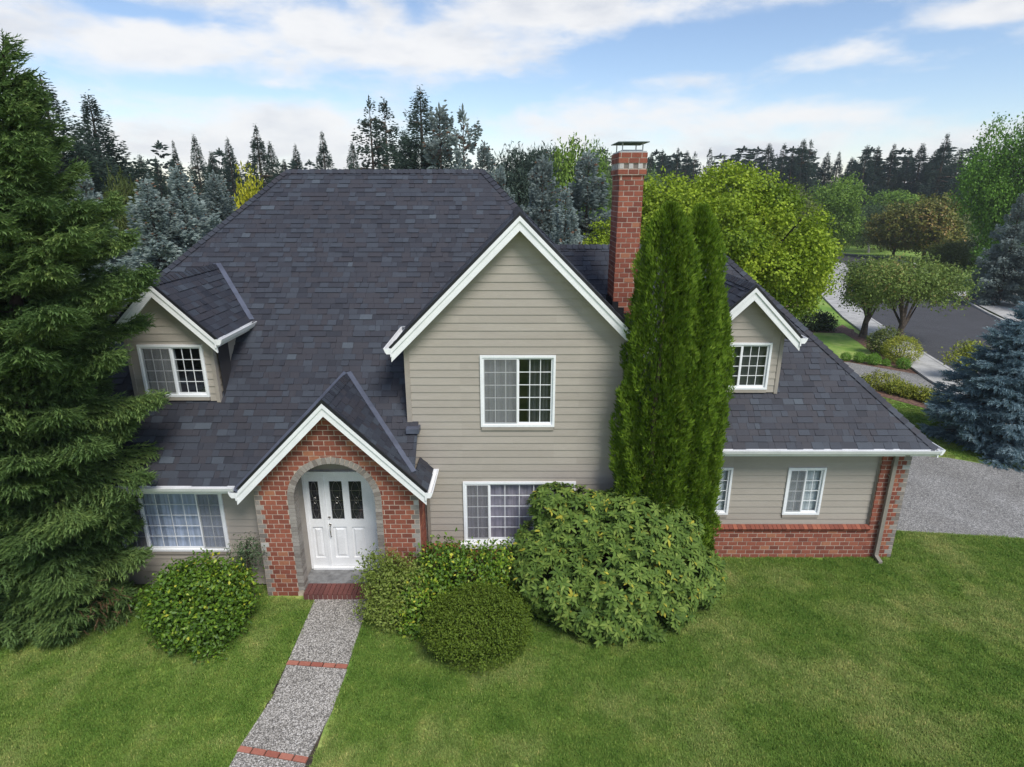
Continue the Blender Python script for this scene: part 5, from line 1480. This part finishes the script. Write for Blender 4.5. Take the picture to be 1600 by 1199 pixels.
# ------------------------------------------------------------------ trees all round: kinds, then individuals
TREES = [
    ('fir',-23.99,34.0,13.66,2.70,'broad dark fir half hidden behind the big near spruce at the left edge'),
    ('fir',-25.56,40.0,13.52,2.54,'dark fir with layered open boughs, tallest just right of the near spruce'),
    ('cypress',-20.32,33.0,9.71,1.15,'weeping yellow-green cypress standing below the layered dark fir at left'),
    ('blue',-16.80,25.0,8.80,1.72,'blue spruce half hidden between near spruce and weeping cypress'),
    ('blue',-13.79,24.0,8.41,1.91,'blue spruce right of the weeping cypress with brown cones at its tip'),
    ('blue',-13.08,25.0,8.90,1.99,'middle blue spruce behind the left dormer, carrying twin pale tips'),
    ('blue',-12.60,27.0,8.76,1.72,'blue spruce nearest the left hip edge of the main roof'),
    ('golden',-12.42,30.0,9.17,1.21,'golden yellow tree peeking over the left hip of the main roof'),
    ('fir',-41.58,72.0,11.81,1.91,'small dark fir at the left end of the far treeline, beside the weeping cypress'),
    ('fir',-36.51,66.0,11.32,1.61,'short bushy dark fir second from the left in the treeline over the left hip'),
    ('fir',-36.57,70.0,13.13,1.48,'thin open fir with sparse top above the twin tipped blue spruce'),
    ('fir',-32.30,66.0,13.44,1.61,'tall slim dark fir directly left of the golden tree group'),
    ('fir',-34.46,74.0,12.26,1.88,'lower fir in the gap between two taller firs left of the golden tree'),
    ('fir',-30.66,70.0,13.45,1.85,'open topped fir rising right behind the golden yellow tree'),
    ('fir',-24.33,62.0,13.91,2.43,'wide dense dark fir, tallest above the left hip of the main roof'),
    ('fir',-24.67,66.0,12.78,1.68,'narrow smooth cone fir right of the wide dense fir by the left roof hip'),
    ('fir',-28.40,80.0,11.70,1.61,'small faint fir tip just above the left end of the main ridge'),
    ('fir',-24.77,74.0,13.08,1.72,'little pointed fir above the left end of the main ridge'),
    ('fir',-20.41,70.0,14.02,2.22,'lone medium fir against white cloud above the left third of the main ridge'),
    ('fir',-15.28,62.0,12.50,1.64,'short open fir left of the pair of lacy tall firs over the ridge'),
    ('openfir',-11.25,52.0,15.01,2.20,'left one of the pair of lacy tall firs above the main ridge'),
    ('openfir',-10.26,53.0,14.91,2.25,'right one of the pair of lacy tall firs above the main ridge'),
    ('fir',-6.65,48.0,15.11,2.85,'dense tall conical fir, highest above the middle of the main ridge'),
    ('fir',-9.23,56.0,12.94,1.78,'dark fir tucked between lacy pair and the highest conical fir'),
    ('openblue',-3.54,32.0,11.93,1.86,'ragged blue spruce right of the highest conical fir over the ridge'),
    ('openblue',-2.32,31.0,11.76,1.81,'ragged blue spruce with a brown cone top above the right end of the ridge'),
    ('blue',-1.27,30.0,10.12,1.43,'pale blue spruce with soft top at the right end of the main ridge'),
    ('blue',-0.47,26.0,8.98,1.24,'low blue spruce behind the right hip of the main roof'),
    ('pine',0.57,48.0,11.24,2.85,'dark round topped pine left of the pale green tree behind the house'),
    ('pine',2.76,56.0,11.87,2.67,'second dark pine crown right behind the round topped pine'),
    ('broad_light',4.75,46.0,11.78,2.44,'fresh light green tree behind the blue spruces left of the chimney'),
    ('broad_pale',6.79,50.0,11.92,1.59,'thin pale green poplar right of the fresh light green tree'),
    ('blue',1.19,25.0,9.32,1.59,'blue spruce with slender tip behind the right hip, left of two'),
    ('blue',3.21,27.0,9.62,2.15,'wide silvery blue spruce directly left of the brick chimney'),
    ('blue',1.86,22.0,8.13,1.28,'short blue spruce between the slender and the silvery one by the chimney'),
    ('broad_pale',13.36,60.0,10.91,1.91,'pale grey green tree right of the chimney top'),
    ('fir',25.94,120.0,14.62,2.54,'dark far fir just right of the chimney cap'),
    ('fir',29.19,125.0,15.58,2.78,'second dark far fir from the chimney, slightly taller than its neighbour'),
    ('fir',30.34,118.0,15.38,2.75,'dark far fir above the left side of the large bright maple'),
    ('fir',33.64,124.0,15.29,2.89,'dark far fir crowded against its taller left neighbour above the maple'),
    ('openfir',34.01,120.0,14.84,2.29,'thin far fir at the right end of the clump above the bright maple'),
    ('openfir',34.35,112.0,14.91,1.78,'spindly lone far fir over the top of the bright maple'),
    ('fir',38.86,118.0,14.29,2.50,'bushy lone far fir over the top of the bright maple'),
    ('openfir',46.11,128.0,13.62,1.90,'tiny thin fir in the bright gap right of the maple top'),
    ('fir',43.75,110.0,15.60,3.26,'tall far fir at the left of the big dark clump right of the maple'),
    ('openfir',49.63,118.0,16.03,2.50,'slender far fir second in the big dark clump right of the maple'),
    ('fir',48.77,112.0,14.80,3.32,'full dark far fir in the middle of the clump right of the maple'),
    ('fir',51.31,114.0,16.60,3.38,'tallest far fir of the dark clump above the round bright green tree'),
    ('openfir',53.50,116.0,16.54,2.70,'ragged far fir just right of the tallest one in the dark clump'),
    ('fir',58.74,120.0,14.84,3.18,'blunt far fir above the left side of the round bright green tree'),
    ('fir',61.89,122.0,14.95,2.97,'blunt far fir straight above the round bright green tree'),
    ('fir',65.52,124.0,14.14,3.15,'lower far fir right of the round bright green tree in the wall of firs'),
    ('fir',63.71,116.0,15.69,3.44,'twin topped dark fir, left one, in the wall of firs at right'),
    ('fir',66.81,118.0,15.71,3.25,'twin topped dark fir, right one, in the wall of firs at right'),
    ('fir',69.66,118.0,16.03,3.50,'pointed dark fir above the olive magnolias'),
    ('openfir',73.98,120.0,15.28,2.54,'spindly dark fir between two pointed firs above the olive magnolias'),
    ('fir',73.61,116.0,16.01,3.32,'pointed dark fir above the right olive magnolia'),
    ('fir',79.97,122.0,15.18,3.62,'filled out dark fir left of the highest one in the right hand wall'),
    ('fir',74.94,112.0,17.27,3.92,'highest dark fir of the wall of firs left of the big green tree'),
    ('fir',79.15,114.0,15.13,3.26,'dark fir touching the left side of the big green tree'),
    ('broad_olive',33.60,76.0,9.08,3.62,'dull green tree behind the right edge of the bright maple'),
    ('broad_bright',41.06,80.0,10.20,3.90,'round bright green tree at the bend of the road'),
    ('broad_gray',48.70,84.0,6.92,4.09,'grey green birch with a leaning white trunk beyond the road bend'),
    ('broad_light',59.89,98.0,8.24,5.19,'light green tree glimpsed above the birch and the left magnolia'),
    ('magnolia',47.14,76.0,7.04,3.22,'left olive magnolia with brownish leaves across the road'),
    ('magnolia',49.58,74.0,8.06,4.31,'right olive magnolia, larger, with brownish leaves across the road'),
    ('broad_olive',41.47,58.0,3.73,2.15,'rounded olive shrub tree below the right magnolia'),
    ('broad_green',42.00,52.0,16.00,4.50,'big tall green tree at the right edge across the road'),
    ('broad_green',46.50,50.0,14.50,3.00,'second tall green tree cut by the right edge of the picture'),
    ('blue',35.60,44.0,7.90,1.45,'slanting blue spruce across the road at the right edge'),
    ('darkshrub',37.60,40.0,6.60,2.40,'broad dark brownish yew in front of the slanting blue spruce'),

]
def mk_fir(seed, n, tw, r=.17, dr=.30, gap=.15, prof=.85, br=110, mat='fir', cone=0, width=.34, rise=.30, flat=.42, zj=.018, lvar=(.68, 1.12)):
    V, F, T, bo = conifer(seed, 1.0, r, n, tw, .05, br, dr, prof, CROSS, width, gap, flat, cone, rise, lvar=lvar, zj=zj, wpow=.75, taper=.70, pmin=.03)
    return np_mesh('crown', V, F, T, M[mat]), bough_trunk(1.0, .022, bo, M['bark'], seed, 24)
KINDS = {
    'fir': [mk_fir(200 + i, 18000, .025, .32, .26 + .05 * i, .10, 1.0 + .12 * (i % 3), 200, zj=.022, lvar=(.72, 1.12)) for i in range(4)],
    'openfir': [mk_fir(210 + i, 6000, .036, .28, .40, .35, .75, 70) for i in range(2)],
    'fir_near': [mk_fir(215 + i, 34000, .022, .34, .26, .18, 1.0, 240, zj=.02, lvar=(.65, 1.15)) for i in range(2)],
    'blue': [mk_fir(220 + i, 18000, .038, .32, .16, .20, .80, 95, 'blue', .03, .42, .42, .38) for i in range(3)],
    'openblue': [mk_fir(225 + i, 6500, .046, .28, .22, .40, .62, 60, 'blue', .07, .40, .40, .40) for i in range(2)],
}
def mk_broad(seed, mat, leaf, n, nl=18, per=8, z0=.18, wid=.7, size=.40, cl=.05, spread=.70, shell=.5, trunkm='bark', w=.5):
    """a crown one unit tall and about one unit wide"""
    rr = random.Random(seed)
    lobes = blob_lobes(rr, w, 1.0, z0, nl, spread, size)
    V, F, T = leafy(seed, lobes, n, per, leaf, LEAF, wid, cl, shell, .5, .2, .2)
    limbs = [((0, 0, .15), (l[0] * .8, l[1] * .8, l[2]), .012) for l in lobes[::2]]
    return np_mesh('crown', V, F, T, M[mat]), trunk_mesh(.7, .025, rr, M[trunkm], limbs)
KINDS.update({
    'broad_light': [mk_broad(300, 'light_green', .030, 2600), mk_broad(301, 'light_green', .030, 2600)],
    'broad_bright': [mk_broad(302, 'light_green', .026, 3200, z0=.10)],
    'broad_green': [mk_broad(303, 'green', .016, 8000, 30, size=.28, z0=.10), mk_broad(304, 'green', .016, 8000, 30, size=.28, z0=.1)],
    'broad_olive': [mk_broad(305, 'olive', .028, 2600, z0=.04), mk_broad(306, 'olive', .028, 2600, z0=.04)],
    'broad_gray': [mk_broad(307, 'gray_green', .022, 2600, wid=.45, shell=.75, z0=.12, trunkm='bark_pale')],
    'broad_pale': [mk_broad(308, 'pale_green', .024, 2400, shell=.75, z0=.1), mk_broad(309, 'pale_green', .024, 2400, shell=.7, z0=.1)],
    'magnolia': [mk_broad(310, 'magnolia', .034, 3000, 20, z0=.03, wid=.55), mk_broad(311, 'magnolia', .034, 3000, 20, z0=.03, wid=.55)],
    'pine': [mk_broad(312, 'fir', .040, 3200, 22, per=9, wid=.22, z0=.3, size=.36, cl=.055)],
    'golden': [mk_broad(313, 'golden', .030, 2400, 16, z0=.2)],
    'darkshrub': [mk_broad(314, 'dark_shrub', .026, 3800, 22, wid=.4, z0=.0)],
    'cypress': [mk_broad(315, 'cypress', .050, 2600, 16, wid=.22, z0=.02, shell=.6)],
})
GROUP = {'fir': 'dark firs of the treeline', 'openfir': 'dark firs of the treeline', 'fir_near': 'dark firs of the treeline', 'blue': 'blue spruces behind the house', 'openblue': 'blue spruces behind the house'}
NAME = {'fir': 'fir_tree', 'openfir': 'fir_tree', 'fir_near': 'fir_tree', 'blue': 'blue_spruce', 'openblue': 'blue_spruce', 'pine': 'pine_tree', 'golden': 'golden_tree', 'darkshrub': 'yew_tree', 'cypress': 'cypress_tree', 'magnolia': 'magnolia_tree', 'broad_gray': 'birch_tree'}
TR = random.Random(21)
for i, (kind, x, y, h, w, lb) in enumerate(TREES):
    k2 = 'fir_near' if kind == 'fir' and y < 60 else kind
    vs = KINDS[k2]; cr, tk = vs[i % len(vs)]
    con = kind in ('fir', 'openfir', 'blue', 'openblue')
    base_r = .32 if con else .5
    sxy = w / base_r * ({'fir': 2.3 if y < 100 else 2.0, 'openfir': 1.9, 'blue': 1.5, 'openblue': 1.5}.get(kind, 1.12))
    if kind == 'broad_gray':
        bt = MB(); bt.tube([(0, 0, -.01), (-.07, 0, .16), (-.10, .01, .36)], [.016, .013, .009], 7); tk = bt.mesh('trunk', M['bark_pale'], True)
    t = plant(NAME.get(kind, 'leafy_tree'), (x, y, 0), lb, 'tree', cr, tk, GROUP.get(kind), TR.uniform(0, 6.28), (sxy, sxy, h))
# undergrowth and the deep wood beyond
def wood(name, x0, x1, y0, y1, n, h0, h1, seed, wr, mats):
    g = np.random.RandomState(seed); parts = []
    for mat in mats:
        V0, F0, T0, _ = conifer(seed + 5, 1.0, .17, 1500, .05, .02, 60, .3, .8, CROSS, .42)
        gs = []
        for k in range(n):
            x, y = g.uniform(x0, x1), g.uniform(y0, y1); h = g.uniform(h0, h1); s = h * wr; a = g.uniform(0, 6.28)
            v = V0 * np.array([s, s, h]); v = np.stack([v[:, 0] * math.cos(a) - v[:, 1] * math.sin(a) + x, v[:, 0] * math.sin(a) + v[:, 1] * math.cos(a) + y, v[:, 2]], 1)
            gs.append((v, F0, np.clip(T0 + g.uniform(-.15, .15), 0, 1)))
        V, F, T = cat_geo(gs)
        tag(link(name, np_mesh(name, V, F, T, M[mat])), kind='stuff')
wood('far_wood', 20, 190, 132, 175, 130, 13.0, 17.5, 51, 1.9, ['fir'])
wood('far_wood', -150, 24, 95, 150, 120, 7.5, 10.0, 52, 1.9, ['fir'])
wood('far_wood', -110, -36, 88, 125, 60, 10.5, 14.5, 53, 1.5, ['fir'])
def thicket(x0, x1, y0, y1, n, h0, h1, mat, seed, leaf=.35):
    rr = random.Random(seed)
    lobes = []
    for _ in range(n):
        h = rr.uniform(h0, h1); lobes.append((rr.uniform(x0, x1), rr.uniform(y0, y1), h * .5, h * rr.uniform(.6, 1.0), h * rr.uniform(.5, .8), h * .55))
    V, F, T = leafy(seed, lobes, n * 110, 8, leaf, LEAF, .65, .5, .4, .5, .2, .2, .0)
    tag(link('thicket', np_mesh('thicket', V, F, T, M[mat])), kind='stuff')
thicket(50, 82, 86, 100, 16, 3.0, 6.0, 'olive', 61)
thicket(30, 52, 92, 104, 12, 4.0, 7.0, 'dark_shrub', 62)
thicket(52, 64, 70, 78, 8, 1.5, 2.6, 'dark_shrub', 63)
thicket(36, 46, 48.5, 54, 5, 1.2, 2.2, 'olive', 64)
thicket(46, 62, 56, 66, 8, 2.0, 3.6, 'green', 65)
thicket(18, 27, 62, 76, 8, 2.0, 4.5, 'olive', 66)
thicket(-30, 6, 34, 44, 22, 3.0, 6.2, 'dark_shrub', 67)
thicket(-40, -14, 26, 34, 10, 2.5, 5.0, 'olive', 68)

# ------------------------------------------------------------------ lawn blades (nobody could count them)
def tuft(seed, nb, h, sp):
    r = random.Random(seed); mb = MB()
    for k in range(nb):
        x, y = r.uniform(-sp, sp), r.uniform(-sp, sp); a = r.uniform(0, 6.28); w = r.uniform(.003, .0055); hh = h * r.uniform(.6, 1.25); b = r.uniform(.3, 1.1) * hh; t = min(1, max(0, r.gauss(.5, .27)))
        c, s = math.cos(a), math.sin(a)
        mb.poly([(x - s * w, y + c * w, 0), (x + s * w, y - c * w, 0), (x + c * b * .35 + s * w * .8, y + s * b * .35 - c * w * .8, hh * .65), (x + c * b * .35 - s * w * .8, y + s * b * .35 + c * w * .8, hh * .65)], t)
        mb.poly([(x + c * b * .35 - s * w * .8, y + s * b * .35 + c * w * .8, hh * .65), (x + c * b * .35 + s * w * .8, y + s * b * .35 - c * w * .8, hh * .65), (x + c * b, y + s * b, hh)], t)
    return mb.mesh('grass_tuft', M['blade'])
tcol = bpy.data.collections.new('grass_tufts')
for i in range(5):
    o = bpy.data.objects.new('grass_tuft', tuft(i, 30, .027 + .004 * i, .055)); tcol.objects.link(o)
def lawn(name, polys, dens, seed, s0=.7, s1=1.3):
    mb = MB()
    for p in polys: mb.poly([(x, y, .003 if s0 < 1 else .006) for x, y in ccw(p)])
    o = tag(mb.build(name, M['ground']), kind='stuff')
    ng = bpy.data.node_groups.new('lawn_blades', 'GeometryNodeTree')
    ng.interface.new_socket('Geometry', in_out='INPUT', socket_type='NodeSocketGeometry'); ng.interface.new_socket('Geometry', in_out='OUTPUT', socket_type='NodeSocketGeometry')
    N, L = ng.nodes, ng.links
    gi, go = N.new('NodeGroupInput'), N.new('NodeGroupOutput')
    dp = N.new('GeometryNodeDistributePointsOnFaces'); dp.inputs['Density'].default_value = dens; dp.inputs['Seed'].default_value = seed
    ci = N.new('GeometryNodeCollectionInfo'); ci.inputs['Collection'].default_value = tcol; ci.inputs['Separate Children'].default_value = True
    ip = N.new('GeometryNodeInstanceOnPoints'); ip.inputs['Pick Instance'].default_value = True
    rv = N.new('FunctionNodeRandomValue'); rv.data_type = 'FLOAT_VECTOR'; rv.inputs[0].default_value = (-.12, -.12, 0); rv.inputs[1].default_value = (.12, .12, 6.28)
    rs = N.new('FunctionNodeRandomValue'); rs.data_type = 'FLOAT'; rs.inputs[2].default_value = s0; rs.inputs[3].default_value = s1
    jn = N.new('GeometryNodeJoinGeometry')
    L.new(gi.outputs[0], dp.inputs['Mesh']); L.new(dp.outputs['Points'], ip.inputs['Points']); L.new(ci.outputs[0], ip.inputs['Instance']); L.new(rv.outputs[0], ip.inputs['Rotation']); L.new(rs.outputs[1], ip.inputs['Scale'])
    L.new(gi.outputs[0], jn.inputs[0]); L.new(ip.outputs[0], jn.inputs[0]); L.new(jn.outputs[0], go.inputs[0])
    md = o.modifiers.new('blades', 'NODES'); md.node_group = ng
lawn('lawn', [[(-11.5, 5.6), (-4.35, 5.6), (-4.18, 6.9), (-4.06, 8.0), (-4.06, 10.5), (-5.15, 10.65), (-5.15, 11.0), (-11.5, 11.0)],
              [(-2.95, 5.6), (-2.88, 8.0), (-2.90, 10.4), (-1.9, 10.6), (-1.8, 11.3), (2.3, 11.3), (2.3, 5.6)], [(2.3, 5.6), (2.3, 12.05), (8.72, 12.05), (8.8, 13.5), (9.5, 13.2), (9.5, 5.6)],
              [(9.5, 5.6), (9.5, 13.2), (12.5, 12.86), (16.0, 12.3), (16.0, 5.6)]], 640, 1)
lawn('lawn', [[(12.9, 17.8), (13.85, 17.62), (15.5, 16.68), (17.5, 17.3), (18.0, 19.0), (17.0, 22.0), (16.2, 21.8), (15.1, 23.5), (12.0, 25.0), (10.0, 18.0)]], 200, 2)

# ------------------------------------------------------------------ a little air between here and the far trees
hz = MB(); hz.box(-270, 290, -50, 300, -1.0, 28.0)
hm = bpy.data.materials.new('haze'); hm.use_nodes = True; hm.node_tree.nodes.clear()
ho = hm.node_tree.nodes.new('ShaderNodeOutputMaterial'); hv = hm.node_tree.nodes.new('ShaderNodeVolumePrincipled')
hv.inputs['Color'].default_value = (0.86, 0.92, 1.0, 1); hv.inputs['Density'].default_value = 0.00042; hv.inputs['Anisotropy'].default_value = 0.2
hm.node_tree.links.new(hv.outputs[0], ho.inputs['Volume'])
tag(hz.build('haze', hm), kind='stuff')
